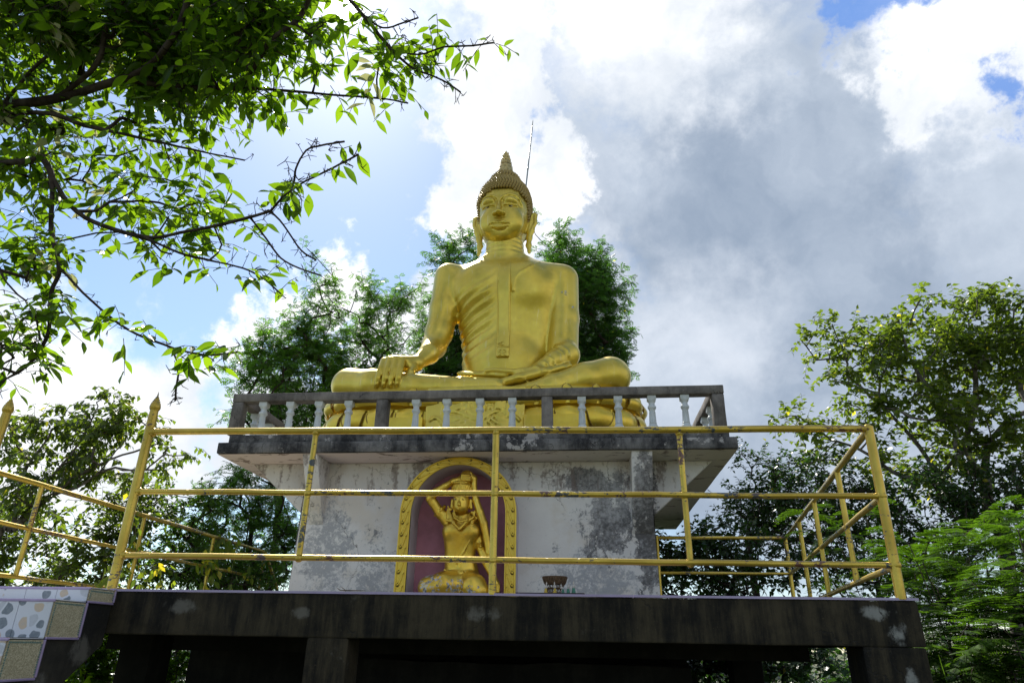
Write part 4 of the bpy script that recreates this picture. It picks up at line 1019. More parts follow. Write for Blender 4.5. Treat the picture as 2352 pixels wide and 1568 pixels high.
# eye slits
EY = ([(222, 622), (262, 592), (315, 572), (375, 560), (428, 560)], [(605, 548), (665, 542), (725, 545), (790, 556), (845, 568)])
for e in EY:
    H.chain([hp(x, y+3, .004) for x, y in smooth_path(e, 3)], .017, .004, 'cut')
    H.chain([hp(x, y-20, .004) for x, y in smooth_path(e, 3)], .010, .006)
# ears
eR = [ZH(1150, 730, 9.47), ZH(1125, 860, 9.46), ZH(1090, 1000, 9.45), ZH(1062, 1130, 9.44), ZH(1050, 1260, 9.42), ZH(1062, 1385, 9.40)]
eL = [ZH(112, 800, 9.47), ZH(120, 900, 9.46), ZH(142, 1030, 9.45), ZH(165, 1160, 9.44), ZH(180, 1280, 9.42), ZH(150, 1430, 9.40)]
for e, s in ((eR, 1), (eL, -1)):
    H.chain(e, [.062, .066, .058, .047, .044, .030], .02, sc=(.95, .42, 1.0))
    H.chain([e[0]+np.array([-s*.05, .02, -.05]), e[2]+np.array([-s*.05, .02, .0])], [.05, .045], .03, sc=(1, .5, 1))
    H.chain([e[0]+np.array([-s*.02, -.030, -.005]), e[1]+np.array([0, -.030, .0]), e[2]+np.array([-s*.015, -.030, .02])], [.032, .030, .018], .01, 'cut', sc=(.9, .5, 1))
head_mesh = H.mesh()
print('statue meshes', len(body_mesh[0]), len(head_mesh[0]))
def relax_mesh(VQ, n):
    V, Q = VQ
    for _ in range(n):
        S = np.zeros_like(V); N = np.zeros(len(V))
        for a, b in ((0, 1), (1, 2), (2, 3), (3, 0)):
            np.add.at(S, Q[:, a], V[Q[:, b]]); np.add.at(N, Q[:, a], 1); np.add.at(S, Q[:, b], V[Q[:, a]]); np.add.at(N, Q[:, b], 1)
        V = V*0.4+0.6*S/np.maximum(N, 1)[:, None]
    return V, Q
hm = relax_mesh(head_mesh, 1)
body = sculpt('body', body_mesh, M['gold'], bud, 2, extra=hm)
# eyes painted in the slits
def disc(name, p, rx, rz, mat, ang=0.0):
    b = bmesh.new(); bmesh.ops.create_icosphere(b, subdivisions=2, radius=1)
    for v in b.verts:
        x, z = v.co.x*rx, v.co.z*rz; v.co = Vector((x*math.cos(ang)-z*math.sin(ang), v.co.y*.006, x*math.sin(ang)+z*math.cos(ang)))+Vector(p)
    return MB().bm(b).build(name, mat, body, True)
for (x, y, an) in ((322, 580, .25), (716, 553, -.05)):
    disc('eye_white', hp(x, y, .001), .055, .0085, M['eyewhite'], an); disc('iris', hp(x, y, .006), .021, .0105, M['black'], an)
# sash over the shoulder
SF = Field((-1.32, 8.9, 5.26), (-.93, 9.75, 7.05), .0125)
tw_, td_ = .110, .036
SF.loft(tz_, TC, 9.56, ta, tb_, 2.3, k=.001)
SF.ell((-1.52, 9.34, 6.58), (.36, .19, .30), .22); SF.ell((-.76, 9.34, 6.58), (.36, .19, .30), .22); SF.ell((-1.13, 9.36, 5.35), (.50, .2, .34), .2)
Xs, Ys, Zs = SF.sub(SF.lo-1, SF.lo+9)[1:]
sxc = -1.093
SF.D = np.maximum(np.maximum(SF.D-td_, np.abs(Xs-sxc-.012*(6.2-Zs)*0)-tw_+.012), np.maximum(5.335-Zs, Zs-6.96)).astype(np.float32)
SF.D = np.maximum(SF.D, Ys-9.5).astype(np.float32)
sash = sculpt('shoulder_sash', SF, M['gold'], bud, 1)
# raised ornament near the end of the sash
orn = MB()
def sp(x, y): p = hit(SF, *c4(x, y), 8.6, .004); return p
def otube(pts, r=.006, closed=False):
    P = [sp(*p) for p in pts]
    if closed: P.append(P[0])
    orn.tube(P, r, 6)
otube([(528, 205), (585, 178), (638, 205), (585, 228)], .006, True); otube([(556, 205), (585, 190), (614, 205), (585, 218)], .005, True)
otube([(522, 234), (580, 234), (652, 234)], .006); otube([(522, 246), (580, 246), (652, 246)], .005)
for s in (-1, 1):
    cx = 580; otube(smooth_path([(cx+s*12, 250), (cx+s*14, 270), (cx+s*36, 280), (cx+s*38, 298), (cx+s*14, 304), (cx+s*12, 322), (cx+s*40, 334), (cx+s*55, 345)], 4), .0055)
otube([(520, 348), (580, 348), (652, 348)], .006)
otube([(530, 348), (528, 100), (532, -300), (534, -500)], .0045); otube([(656, 348), (655, 100), (652, -300), (648, -500)], .0045)
orn.build('sash_ornament', M['gold'], sash, True)
# ---- hair: dome, top-knot, rows of curls
HY = 9.545
dome = [(8.16, .437), (8.27, .438), (8.38, .425), (8.48, .400), (8.565, .360), (8.635, .308), (8.68, .270), (8.735, .250), (8.79, .230), (8.84, .194), (8.88, .148), (8.91, .10)]
zz_ = np.linspace(8.16, 8.91, 42); rr_ = np.interp(zz_, [d[0] for d in dome], [d[1] for d in dome])
mb = MB(); n = 48; V = []
for z, r in zip(zz_, rr_):
    for k in range(n):
        a = 2*math.pi*k/n; s_ = math.sin(a); sq = 1.07 if s_ > 0 else 1.035
        # the front of the lower dome follows the forehead hairline
        y = HY+r*sq*s_; x = HX+r*math.cos(a); zf = z
        if z < 8.36 and s_ < 0: zf = 8.36-(8.36-z)*max(0, (abs(math.cos(a))-.55)/.45) if abs(math.cos(a)) > .55 else 8.36
        V.append((x, y, zf))
m = len(zz_); mb.add(V, [(i*n+k, i*n+(k+1) % n, (i+1)*n+(k+1) % n, (i+1)*n+k) for i in range(m-1) for k in range(n)]+[tuple((m-1)*n+k for k in range(n))])
hair = mb.build('hair', M['gold_hair'], bud, True)
cp = [(.0255, -.012), (.0255, .008), (.0235, .014), (.0175, .016), (.0165, .025), (.0135, .028), (.0095, .029), (.008, .036), (.002, .041)]
cs = 9; CV = np.array([(r*math.cos(2*math.pi*k/cs+i*.3), r*math.sin(2*math.pi*k/cs+i*.3), z) for i, (r, z) in enumerate(cp) for k in range(cs)])
CF = [(i*cs+k, i*cs+(k+1) % cs, (i+1)*cs+(k+1) % cs, (i+1)*cs+k) for i in range(len(cp)-1) for k in range(cs)]
V = []; Fc = []; rnd = random.Random(5)
def put_curl(p, nrm, s=1.0):
    nrm = np.array(nrm, float); nrm /= np.linalg.norm(nrm); t = np.cross(nrm, [0.1, .2, 1]); t /= np.linalg.norm(t); b = np.cross(nrm, t)
    g = rnd.uniform(0, 6.28); t, b = t*math.cos(g)+b*math.sin(g), b*math.cos(g)-t*math.sin(g)
    base = len(V)*len(CV); V.append(np.array(p)+s*(CV[:, :1]*t+CV[:, 1:2]*b+CV[:, 2:]*nrm)); Fc.append(np.array(CF)+base)
xh_z = [7.60, 7.75, 8.0, 8.12, 8.20, 8.27, 8.31, 8.335, 8.36]; xh = [.385, .392, .40, .395, .365, .30, .21, .12, 0]
row = 0; z = 7.60
while z < 8.91:
    if z < 8.40:
        r_x = float(np.interp(z, hz, ha)); yf = float(np.interp(z, hz, hf)); yb = float(np.interp(z, hz, hb)); cy = (yf+yb)/2; r_y = (yb-yf)/2
        if z > 8.16:
            rd = float(np.interp(z, [d[0] for d in dome], [d[1] for d in dome])); r_x = max(r_x, rd); r_y = max(r_y, rd*1.04); cy = cy*.5+HY*.5
    else:
        rd = float(np.interp(z, [d[0] for d in dome], [d[1] for d in dome])); r_x = rd; r_y = rd*1.05; cy = HY
    pw = 2.35 if z < 8.3 else 2.0
    per = 2*math.pi*(r_x+r_y)/2; nn = max(6, int(per/.0475))
    rz2 = float(np.interp(z+.03, [7.6, 8.16]+[d[0] for d in dome[1:]], [.42, .425]+[d[1] for d in dome[1:]])); slope = (float(np.interp(z, [7.6, 8.16]+[d[0] for d in dome[1:]], [.42, .425]+[d[1] for d in dome[1:]]))-rz2)/.03
    for k in range(nn):
        a = 2*math.pi*(k+.5*(row % 2))/nn; ca, sa = math.cos(a), math.sin(a)
        q = (abs(ca)**pw+abs(sa)**pw)**(-1/pw); x = r_x*q*ca; y = r_y*q*sa
        if cy+y < 9.62 and abs(x) < float(np.interp(z, xh_z, xh)): continue
        if z < 7.72+.25*max(0, (cy+y-9.45)) and cy+y > 9.42: 
            if z < 7.75: continue
        nx_, ny_ = abs(ca)**(pw-1)*np.sign(ca)/r_x, abs(sa)**(pw-1)*np.sign(sa)/r_y; L = math.hypot(nx_, ny_)
        put_curl((HX+x, cy+y, z), (nx_/L, ny_/L, max(0.0, slope)*.9+.12), rnd.uniform(.93, 1.07))
    row += 1; z += .040/math.sqrt(1+max(0, slope)**2)
print('curls', len(V))
mesh_obj('hair_curls', np.concatenate(V), np.concatenate(Fc), M['gold_hair'], hair, True)
# flame finial with overlapping carved leaves
fz = [8.89, 8.94, 9.0, 9.08, 9.17, 9.255, 9.33, 9.395, 9.45]; frr = [.132, .128, .118, .104, .086, .065, .046, .026, .003]
mb = MB(); n = 24; V = []
for i, (z, r) in enumerate(zip(fz, frr)):
    for k in range(n): a = 2*math.pi*k/n; w = 1+.05*math.cos(8*a); V.append((HX+r*w*math.cos(a), HY-.0+r*w*math.sin(a), z))
mb.add(V, [(i*n+k, i*n+(k+1) % n, (i+1)*n+(k+1) % n, (i+1)*n+k) for i in range(len(fz)-1) for k in range(n)])
for j, (z, r) in enumerate([(8.905, .130), (8.97, .122), (9.04, .110), (9.125, .094), (9.205, .075), (9.28, .055), (9.345, .036)]):
    nl = 10-j if j < 5 else 5
    for k in range(nl):
        a = 2*math.pi*(k+.5*(j % 2))/nl-math.pi/2; L = .12-.008*j; w = 2*math.pi*r/nl*.52
        d = np.array([math.cos(a), math.sin(a), 0]); t = np.array([-math.sin(a), math.cos(a), 0]); c0 = np.array([HX, HY, z])+d*r*1.0
        P = []
        for (u, vv, o) in ((0, -1, 0), (0, 1, 0), (.45, 1.1, .012), (.45, -1.1, .012), (.45, 0, .026), (0, 0, .014), (1, 0, .006)):
            P.append(c0+t*w*vv+np.array([0, 0, 1])*L*u-d*(r*.30*u)+d*o)
        mb.add(P, [(0, 5, 4, 3), (5, 1, 2, 4), (3, 4, 6), (4, 2, 6)])
mb.build('flame_finial', M['gold_pale'], hair, True, auto=35)
mb = MB()
for j, (z, r) in enumerate([(8.90, .145)]):
    mb.tube([(HX+r*.9*math.cos(2*math.pi*k/24), HY+r*.9*math.sin(2*math.pi*k/24), z) for k in range(25)], .018, 8, False)
mb.build('finial_collar', M['gold_hair'], hair, True)

# ------------------------------------------------------------------ lotus pedestal
ped = thing('lotus_pedestal', 'golden double lotus pedestal with pointed petals under the seated statue', 'pedestal', (-1.37, 9.5, 3.565))
PX, PY = -1.38, 9.50
def ped_pt(a, r, z, wav=1.0):
    ca, sa = math.cos(a), math.sin(a); pw = 2.8; q = (abs(ca)**pw+abs(sa)**pw)**(-1/pw)
    x = (2.12+r)*q*ca; y = (1.02+r)*q*sa
    dip = 0.0
    if sa < 0: dip = -.12*math.exp(-((x-.05)/1.05)**2)
    return np.array([PX+x, PY+y, z+dip*wav])
N_ = 220
ang = [2*math.pi*k/N_ for k in range(N_)]
prof = [(-.02, 3.57, 0), (.03, 3.62, 0), (.06, 3.80, 0), (.03, 3.95, .3), (.05, 4.02, .6), (.09, 4.15, 1), (.11, 4.26, 1), (.11, 4.36, 1), (.04, 4.395, 1), (.05, 4.405, 1), (.12, 4.425, 1), (.135, 4.52, 1), (.11, 4.60, 1), (.09, 4.66, .8), (.03, 4.68, .5), (-.25, 4.66, .2)]
V = []
for (r, z, w) in prof:
    for a in ang: V.append(ped_pt(a, r+.008*mnoise.noise(Vector((math.cos(a)*4, math.sin(a)*4, z*5))), z, w))
m = len(prof); Fc = [(i*N_+k, i*N_+(k+1) % N_, (i+1)*N_+(k+1) % N_, (i+1)*N_+k) for i in range(m-1) for k in range(N_)]
MB().add(V, Fc+[tuple((m-1)*N_+k for k in range(N_))]).build('pedestal_core', M['gold_ped'], ped, True, auto=60)
# petals: pointed, thick, with a keel
arc = [0]; PP = [ped_pt(a, .1, 4.2)[:2] for a in ang]+[ped_pt(0, .1, 4.2)[:2]]
for i in range(N_): arc.append(arc[-1]+np.linalg.norm(PP[i+1]-PP[i]))
per = arc[-1]
PLN = MB()
def petals(count, zA, zB, rA, rM, rB, half, off=0.0, wav=1.0, pts=9, keel=.022):
    """each petal runs from zA (wide root) to zB (point)"""
    mb = MB(); rows = 8
    for j in range(count):
        s0 = per*((j+off)/count)
        V = []
        for i in range(rows+1):
            t = i/rows; wdt = half*math.sqrt(max(0, 1-t**2.4))*(1-.15*(1-t))
            z = zA+(zB-zA)*t; r = (1-t)**2*rA+2*t*(1-t)*rM+t*t*rB
            for c in range(-2, 3):
                s = (s0+wdt*c/2) % per; a = float(np.interp(s, arc, ang+[2*math.pi])); V.append(ped_pt(a, r+(keel if c == 0 else keel*.55 if abs(c) == 1 else 0.0), z, wav))
        mb.add(V, [((i*5+c), (i*5+c+1), (i+1)*5+c+1, (i+1)*5+c) for i in range(rows) for c in range(4)])
        PLN.tube([V[i*5] for i in range(2, rows+1)]+[V[i*5+4] for i in range(rows, 1, -1)], .0075, 5)
    return mb
hp_ = petals(28, 4.375, 4.07, .12, .235, .13, .20, 0.0, keel=.035); q_ = petals(28, 4.32, 4.02, .11, .17, .10, .11, 0.5, keel=.03); hp_.add(q_.v, q_.f)
hp_.build('hanging_petals', M['gold_ped'], ped, True, auto=60)
hp_ = petals(28, 4.41, 4.61, .14, .24, .13, .20, 0.5, 1, keel=.03); q_ = petals(28, 4.46, 4.70, .11, .17, .10, .09, 0.0, 1, keel=.025); hp_.add(q_.v, q_.f)
hp_.build('rising_petals', M['gold_ped'], ped, True, auto=60)
PLN.build('petal_outlines', M['groove2'], ped, True)
# plain step blocks either side of the hanging cloth
gx0, gx1 = Z3(590, 1100, 8.28)[0], Z4(1510, 1050, 8.28)[0]
MB().rough(gx0, -2.0, 8.22, 8.6, 3.57, Z3(590, 1082, 8.25)[2], .12, .004, 41).build('step_block', M['gold_ped'], ped, True, auto=35)
MB().rough(-.70, gx1, 8.22, 8.6, 3.57, Z4(1200, 985, 8.25)[2], .12, .004, 42).build('step_block', M['gold_ped'], ped, True, auto=35)
# hanging cloth of cast plaster with cut feather lines
DF = Field((-2.2, 7.98, 3.55), (-.55, 8.62, 4.80), .0125)
xl, xr = -2.0, -.68
def cloth(X, Y, Z):
    t = np.clip((4.62-Z)/1.0, 0, 1); yc = 8.36-.17*t**1.2-.03*np.cos((X+1.33)*4)
    halfw = .655-.02*t; d1 = np.abs(Y-yc)-.028; d2 = np.abs(X+1.34)-halfw; d3 = np.maximum(3.58-Z, Z-4.60)
    return np.maximum(np.maximum(d1, d2), d3)
DF.op(cloth, (-2.2, 7.98, 3.55), (-.55, 8.62, 4.80), .01, 'add', 0)
def dcut(conv, pts, r=.009, n=4, mode='cut', out=.001, k=.004):
    DF.chain([hit(DF, *conv(*p), 7.7, out) for p in smooth_path(pts, n)], r, k, mode)
# two curling corners
dcut(c3, [(1415, 1118), (1450, 1085), (1510, 1085), (1560, 1130), (1600, 1200)], .022, 3, 'add', .0, .01)
dcut(c4, [(765, 1060), (745, 1030), (715, 1010), (690, 1000)], .020, 3, 'add', .0, .01)
for pts in ([(1690, 1000), (1760, 975), (1830, 960), (1845, 900), (1850, 810)], [(1685, 1022), (1760, 1020), (1850, 1055), (1950, 1100), (2060, 1130)], [(1900, 1000), (1960, 1030), (2050, 1060)], [(1905, 1000), (1930, 930), (1945, 810)],
            [(1970, 870), (1990, 840), (2030, 820)], [(1968, 875), (1985, 930), (2030, 980)], [(1690, 1130), (1760, 1125), (1810, 1108)], [(1740, 1215), (1830, 1205), (1900, 1180)], [(1870, 1155), (1830, 1165), (1795, 1180)],
            [(2160, 1010), (2170, 920), (2190, 810)], [(2280, 810), (2275, 940), (2352, 965)], [(2220, 1105), (2280, 1160), (2352, 1190)], [(2180, 1140), (2215, 1175)], [(2262, 1075), (2300, 1100), (2340, 1140)], [(2140, 1100), (2230, 1050), (2352, 1000)]): dcut(c3, pts)
for yy in (815, 840, 870, 900, 930, 960): dcut(c3, [(1870, yy+8), (1912, yy-6)], .007, 2); dcut(c3, [(2205, yy-6), (2250, yy+14)], .007, 2)
for pts in ([(490, 790), (486, 900), (520, 930), (575, 945), (570, 965), (480, 985), (385, 1045)], [(632, 790), (610, 880), (595, 980), (620, 1010), (650, 1020)], [(400, 790), (405, 890), (395, 950)], [(505, 1010), (545, 1040), (595, 1055)], [(445, 1048), (490, 1090), (560, 1110)],
            [(412, 1075), (445, 1108)], [(480, 1020), (510, 1045)], [(545, 985), (580, 1000)], [(5, 980), (60, 955), (105, 938)], [(5, 985), (70, 985), (150, 1020), (230, 1060), (290, 1075)], [(80, 1085), (130, 1083), (160, 1070)], [(20, 1130), (90, 1125), (150, 1105)]): dcut(c4, pts)
for yy in (800, 830, 862, 895, 925): dcut(c4, [(445, yy), (478, yy+14)], .007, 2); dcut(c4, [(150, yy+6), (190, yy-6)], .007, 2)
sculpt('hanging_cloth', DF, M['gold'], ped, 1)
# ------------------------------------------------------------------ niche figure wringing her long hair
GY = 7.60
_a = at(861.3+.22703*870, 1022.1+.22703*1490, GY); _b = at(861.3+.22703*870, 1022.1+.22703*490, GY); _c = at(861.3+.22703*1370, 1022.1+.22703*1490, GY)
KX = (_c[0]-_a[0])/500.0; KZ = (_b[2]-_a[2])/1000.0
GX, GZ = _a[0], _a[2]
LEAN = (_b[0]-_a[0])/1000.0
def G(x, y, d=0.0):
    """figure drawing units: x right, y down, d metres towards the viewer"""
    X_, Z_, k_ = GX+(x-870)*KX+(1490-y)*LEAN, GZ+(1490-y)*KZ, 1-d/GY     # relief keeps its place on the figure's drawing
    return np.array([X_*k_, GY-d, 1.5+(Z_-1.5)*k_])
god = thing('niche_goddess_statue', 'golden female figure in the maroon niche, one arm raised, wringing long hair', 'statue', (GX, GY, 1.80))
u = KX
g = Field(G(350, 1600, .36), G(1370, 205, -.30), .0058)
g.lo = np.minimum(G(350, 1600, .36), G(1370, 205, -.30)); g.n = np.ceil((np.maximum(G(350, 1600, .36), G(1370, 205, -.30))-g.lo)/g.h).astype(int)+1; g.D = np.full(tuple(g.n), 1.0, np.float32)
def gc(pts, rr, k=.012, mode='add', sc=(1, 1, 1)): g.chain([G(*p) for p in pts], [r*u for r in rr] if not np.isscalar(rr) else rr*u, k, mode, sc)
def ge(p, r, k=.012, mode='add', **kw): g.ell(G(*p), np.array(r)*u, k, mode, **kw)
# torso: hips, waist, chest
gc([(900, 1380, .02), (870, 1250, .02), (860, 1130, .03), (868, 1000, .04)], [165, 150, 142, 158], .03, sc=(1.05, .66, 1))
gc([(868, 1000, .04), (872, 900, .05), (885, 800, .03)], [150, 164, 132], .03, sc=(1.05, .60, 1))
ge((785, 885, .085), (100, 78, 86), .05); ge((975, 890, .085), (100, 78, 86), .05)
gc([(740, 760, .02), (1010, 790, .0)], [85, 75], .03, sc=(1, .8, 1))
gc([(885, 780, .04), (880, 700, .06)], [62, 58], .02)
# head
ge((872, 590, .10), (90, 100, 116), .01); ge((868, 640, .12), (78, 80, 66), .02); ge((890, 470, .08), (100, 105, 80), .02)
gc([(852, 560, .195), (848, 600, .215)], [11, 17], .006); ge((847, 606, .218), (22, 14, 13), .005)
gc([(815, 632, .190), (838, 640, .203), (865, 634, .190)], [5, 9, 5], .004); gc([(820, 648, .188), (840, 655, .198), (860, 648, .188)], [6, 10, 6], .004)
gc([(790, 535, .175), (812, 522, .190), (835, 534, .192)], 5, .003); gc([(862, 536, .192), (890, 524, .188), (915, 536, .172)], 5, .003)
ge((808, 548, .192), (19, 8, 7), .003, 'cut'); ge((882, 552, .188), (19, 8, 7), .003, 'cut')
# ears with pendants
for s, x in ((-1, 778), (1, 975)): gc([(x, 560, .08), (x+s*4, 640, .08)], [16, 22], .006)
gc([(770, 655, .10), (742, 650, .10), (730, 620, .10)], [16, 13, 8], .006); gc([(985, 690, .09), (1012, 690, .09), (1020, 665, .09)], [18, 14, 8], .006)
# collar: pointed plates over the shoulders and chest
for a_, b_, c_ in (((735, 660, .10), (720, 770, .14), (800, 790, .17)), ((720, 690, .10), (855, 860, .20), (790, 800, .18)), ((855, 860, .20), (1000, 740, .14), (920, 790, .18)), ((1010, 715, .09), (1040, 750, .09), (985, 800, .14))):
    gc([a_, b_], 12, .01); gc([b_, c_], 12, .01); gc([a_, c_], 14, .02)
gc([(785, 690, .155), (800, 745, .185), (870, 785, .205), (935, 765, .19), (970, 725, .15)], 10, .004)
gc([(790, 660, .15), (815, 725, .18), (872, 760, .20), (925, 745, .185), (962, 700, .14)], 6, .004)
# raised arm (left in the photo)
gc([(735, 780, .05), (655, 700, .06), (575, 590, .08), (535, 545, .10)], [66, 58, 48, 44], .015)
gc([(535, 540, .10), (600, 470, .13), (700, 410, .14), (790, 350, .13)], [44, 44, 36, 27], .012)
gc([(790, 350, .13), (850, 345, .14), (910, 330, .14)], [30, 36, 34], .01, sc=(1, .6, 1))
for i, (a0, a1) in enumerate((((880, 285), (960, 288)), ((878, 303), (968, 308)), ((874, 321), (970, 328)), ((870, 338), (968, 348)))):
    gc([(a0[0]-20, a0[1]+18, .13), (a0[0], a0[1], .165), (a1[0], a1[1], .165), (a1[0]+14, a1[1]+4, .14)], [11, 10, 9, 8], .003)
gc([(800, 372, .15), (860, 362, .17), (935, 368, .17)], [13, 12, 9], .003)
for x, y in ((742, 382), (760, 372), (724, 392)): gc([(x-14, y-28, .13), (x-2, y, .17), (x+16, y+26, .13)], 7, .003)
for t_ in (0, 1, 2): gc([(588+t_*13, 720-t_*22, .07), (640+t_*10, 690-t_*22, .115), (700-t_*4, 640-t_*12, .07)], [11 if t_ != 1 else 16]*3, .004)
# top-knot and hair falling to the right
ge((935, 305, .09), (75, 62, 70), .015)
gc([(955, 290, .09), (1010, 330, .09), (1010, 430, .09), (1030, 560, .10), (1070, 680, .11), (1110, 800, .12), (1140, 950, .12), (1160, 1100, .13), (1190, 1250, .13), (1225, 1370, .13)], [42, 36, 34, 36, 40, 42, 38, 32, 28, 22], .012)
for o in (-22, -8, 8, 22):
    gc([(1010+o, 430, .135), (1030+o, 560, .145), (1070+o, 680, .16), (1110+o, 800, .17), (1140+o*.8, 950, .165), (1160+o*.7, 1100, .17)], 5, .003, 'cut')
    gc([(950+o, 262, .13), (985+o*.6, 300, .14), (1000+o*.7, 380, .13)], 5, .003, 'cut')
# lowered arm
gc([(1020, 800, .02), (1055, 930, .04), (1080, 1060, .07)], [64, 54, 44], .015)
gc([(1080, 1060, .07), (1130, 1190, .11), (1190, 1330, .14), (1225, 1400, .14)], [44, 40, 31, 26], .012)
for t_ in (0, 1, 2): gc([(1018+t_*9, 1000+t_*30, .06), (1070+t_*6, 1010+t_*27, .12), (1118, 985+t_*30, .05)], [9 if t_ != 1 else 14]*3, .004)
gc([(1225, 1400, .13), (1240, 1450, .13)], [40, 42], .01, sc=(1, .7, 1))
for i in range(4): gc([(1205, 1425+i*20, .17), (1240, 1415+i*20, .19), (1285, 1425+i*19, .16)], [10, 11, 9], .003)
gc([(1205, 1390, .16), (1215, 1425, .18)], [12, 10], .004)
# folded legs, waist band and belt
gc([(900, 1420, .05), (700, 1420, .18), (560, 1450, .20)], [150, 130, 115], .03); gc([(930, 1420, .05), (1000, 1440, .18), (1040, 1480, .2)], [140, 130, 110], .03)
ge((560, 1440, .16), (130, 120, 110), .03)
gc([(700, 1270, .12), (790, 1320, .16), (870, 1345, .17), (960, 1340, .15), (1040, 1330, .10)], [12, 14, 15, 14, 12], .006)
gc([(690, 1300, .13), (790, 1352, .17), (870, 1378, .185), (960, 1370, .16), (1045, 1358, .11)], [9, 10, 10, 10, 9], .005)
ge((862, 1300, .165), (38, 18, 34), .006); ge((862, 1298, .18), (18, 14, 16), .004)
gc([(830, 1215, .125), (825, 1270, .145)], 5, .003, 'cut'); gc([(915, 1205, .125), (905, 1275, .145), (925, 1310, .15)], 5, .003, 'cut')
gc([(960, 980, .15), (900, 1090, .135), (830, 1190, .12)], 7, .006); gc([(905, 880, .19), (860, 920, .18)], 5, .004, 'cut')
gc([(905, 1340, .17), (890, 1420, .22), (850, 1490, .26)], 6, .004)
gbody = sculpt('body', g, None, god, 1)
M['gold_god'] = gold_leaf('deep_gold_niche_figure', (0.76, 0.53, 0.07), (0.52, 0.31, 0.03), 0.34, metal=0.85, coat=0.2, streak=False,
                          spots=[(tuple(G(560, 1420, .25)), (.20, .3, .16)), (tuple(G(820, 1440, .25)), (.15, .3, .12)), (tuple(G(1000, 1460, .25)), (.12, .3, .07))], peel=.29)
gbody.data.materials.append(M['gold_god'])
def gellip(name, p, rx, ry, rz, mat):
    b = bmesh.new(); bmesh.ops.create_icosphere(b, subdivisions=2, radius=1)
    for v in b.verts: v.co = Vector((v.co.x*rx*u, v.co.y*ry*u, v.co.z*rz*u))+Vector(G(*p))
    return MB().bm(b).build(name, mat, gbody, True)
for x, y in ((808, 547), (882, 551)):
    gellip('eye', (x, y, .177), 16, 10, 6.5, M['eyewhite']); gellip('iris', (x, y, .182), 7, 8, 6.5, M['black'])
# crown: band with pointed flames
mb = MB(); cc = G(885, 470, .08); R_ = 108*u
for z0, z1, ra, rb_ in ((0, 14, 1.0, 1.03), (14, 60, 1.03, 1.06), (60, 74, 1.06, 1.02), (74, 110, .96, .82)):
    mb.lathe([(R_*ra, -z0*0+z0*u), (R_*rb_, z1*u)], cc[0], cc[1], cc[2]-.01, 32)
for k in range(16):
    a = 2*math.pi*k/16; d = np.array([math.cos(a), math.sin(a), 0]); t = np.array([-math.sin(a), math.cos(a), 0]); p = cc+d*R_*1.05+np.array([0, 0, 12*u-.01])
    big = 1.35 if k == 12 else 1.0
    for s in (-1, 1): mb.tube([p+t*s*16*u, p+t*s*14*u+np.array([0, 0, 22*u*big]), p+t*s*3*u+np.array([0, 0, 40*u*big])+d*.002, p+t*s*1*u+np.array([0, 0, 56*u*big])], [5*u, 6*u, 5*u, 2*u], 6)
for z in (2, 68): mb.tube([cc+np.array([math.cos(2*math.pi*i/32)*R_*1.04, math.sin(2*math.pi*i/32)*R_*1.04, z*u-.01]) for i in range(33)], 6*u, 6, False)
mb.build('crown', M['gold_god'], gbody, True, auto=50)
# plinth the figure kneels on, below the line of the terrace edge
MB().rough(AX-.50, AX+.50, 7.44, 7.79, 1.80, G(870, 1530)[2], .1, .003, 55).build('plinth', M['niche_white'], god, True, auto=35)
# ------------------------------------------------------------------ plants
def frame(d, up):
    """orthonormal (axis, side, normal) rows for arrays of axis and normal hints"""
    d = d/(np.linalg.norm(d, axis=1, keepdims=True)+1e-9)
    s = np.cross(d, up); s /= np.linalg.norm(s, axis=1, keepdims=True)+1e-9
    return d, s, np.cross(s, d)
_ts = [(.0, .0), (.12, .10), (.30, .20), (.50, .235), (.70, .165), (.86, .07), (1.0, 0.0)]
_bv = []
for _t, _w in _ts: _bv += [(1.12*_t, _w, .05*math.sin(_t*3.1)-.20*_t*_t), (1.12*_t, 0, -.035*math.sin(_t*3.1)-.20*_t*_t), (1.12*_t, -_w, .05*math.sin(_t*3.1)-.20*_t*_t)]
T_BROAD = (np.array(_bv), [q for i in range(6) for q in ((3*i, 3*i+1, 3*i+4, 3*i+3), (3*i+1, 3*i+2, 3*i+5, 3*i+4))])
T_LEAF = (np.array([(0, 0, 0), (.4, .34, .05), (.45, 0, -.04), (.4, -.34, .05), (1, 0, -.14)]), [(0, 2, 4, 1), (0, 3, 4, 2)])
T_SMALL = (np.array([(0, 0, 0), (.45, .34, .03), (1, 0, -.05), (.45, -.34, .03)]), [(0, 1, 2, 3)])
def _spray(n, wl, ww):
    V = [(0, .02, 0), (0, -.02, 0), (1, 0, -.06), (1, 0, -.06)]; F_ = [(0, 1, 2, 3)]
    for i in range(n):
        x = .1+.85*i/n
        for s in (-1, 1):
            b = len(V); l = wl*math.sin(math.pi*(.15+.8*i/n))
            V += [(x, 0, -.05*x), (x+ww, s*l*.5, .0-.05*x), (x+ww*.9, s*l, -.03-.05*x), (x-ww*.1, s*l*.5, .0-.05*x)]; F_.append((b, b+1, b+2, b+3))
    return np.array(V), F_
T_SPRAY = _spray(4, .5, .19); T_PINNA = _spray(9, .34, .080)
def leaves_mesh(tmpl, P, D, U, S, W=None):
    TV, TF = tmpl; d, s, n = frame(D, U); W = S if W is None else W
    V = P[:, None, :]+TV[None, :, 0:1]*d[:, None, :]*S[:, None, None]+TV[None, :, 1:2]*s[:, None, :]*W[:, None, None]+TV[None, :, 2:3]*n[:, None, :]*S[:, None, None]
    Fc = np.array(TF)[None]+(np.arange(len(P))*len(TV))[:, None, None]
    return V.reshape(-1, 3), Fc.reshape(-1, 4)
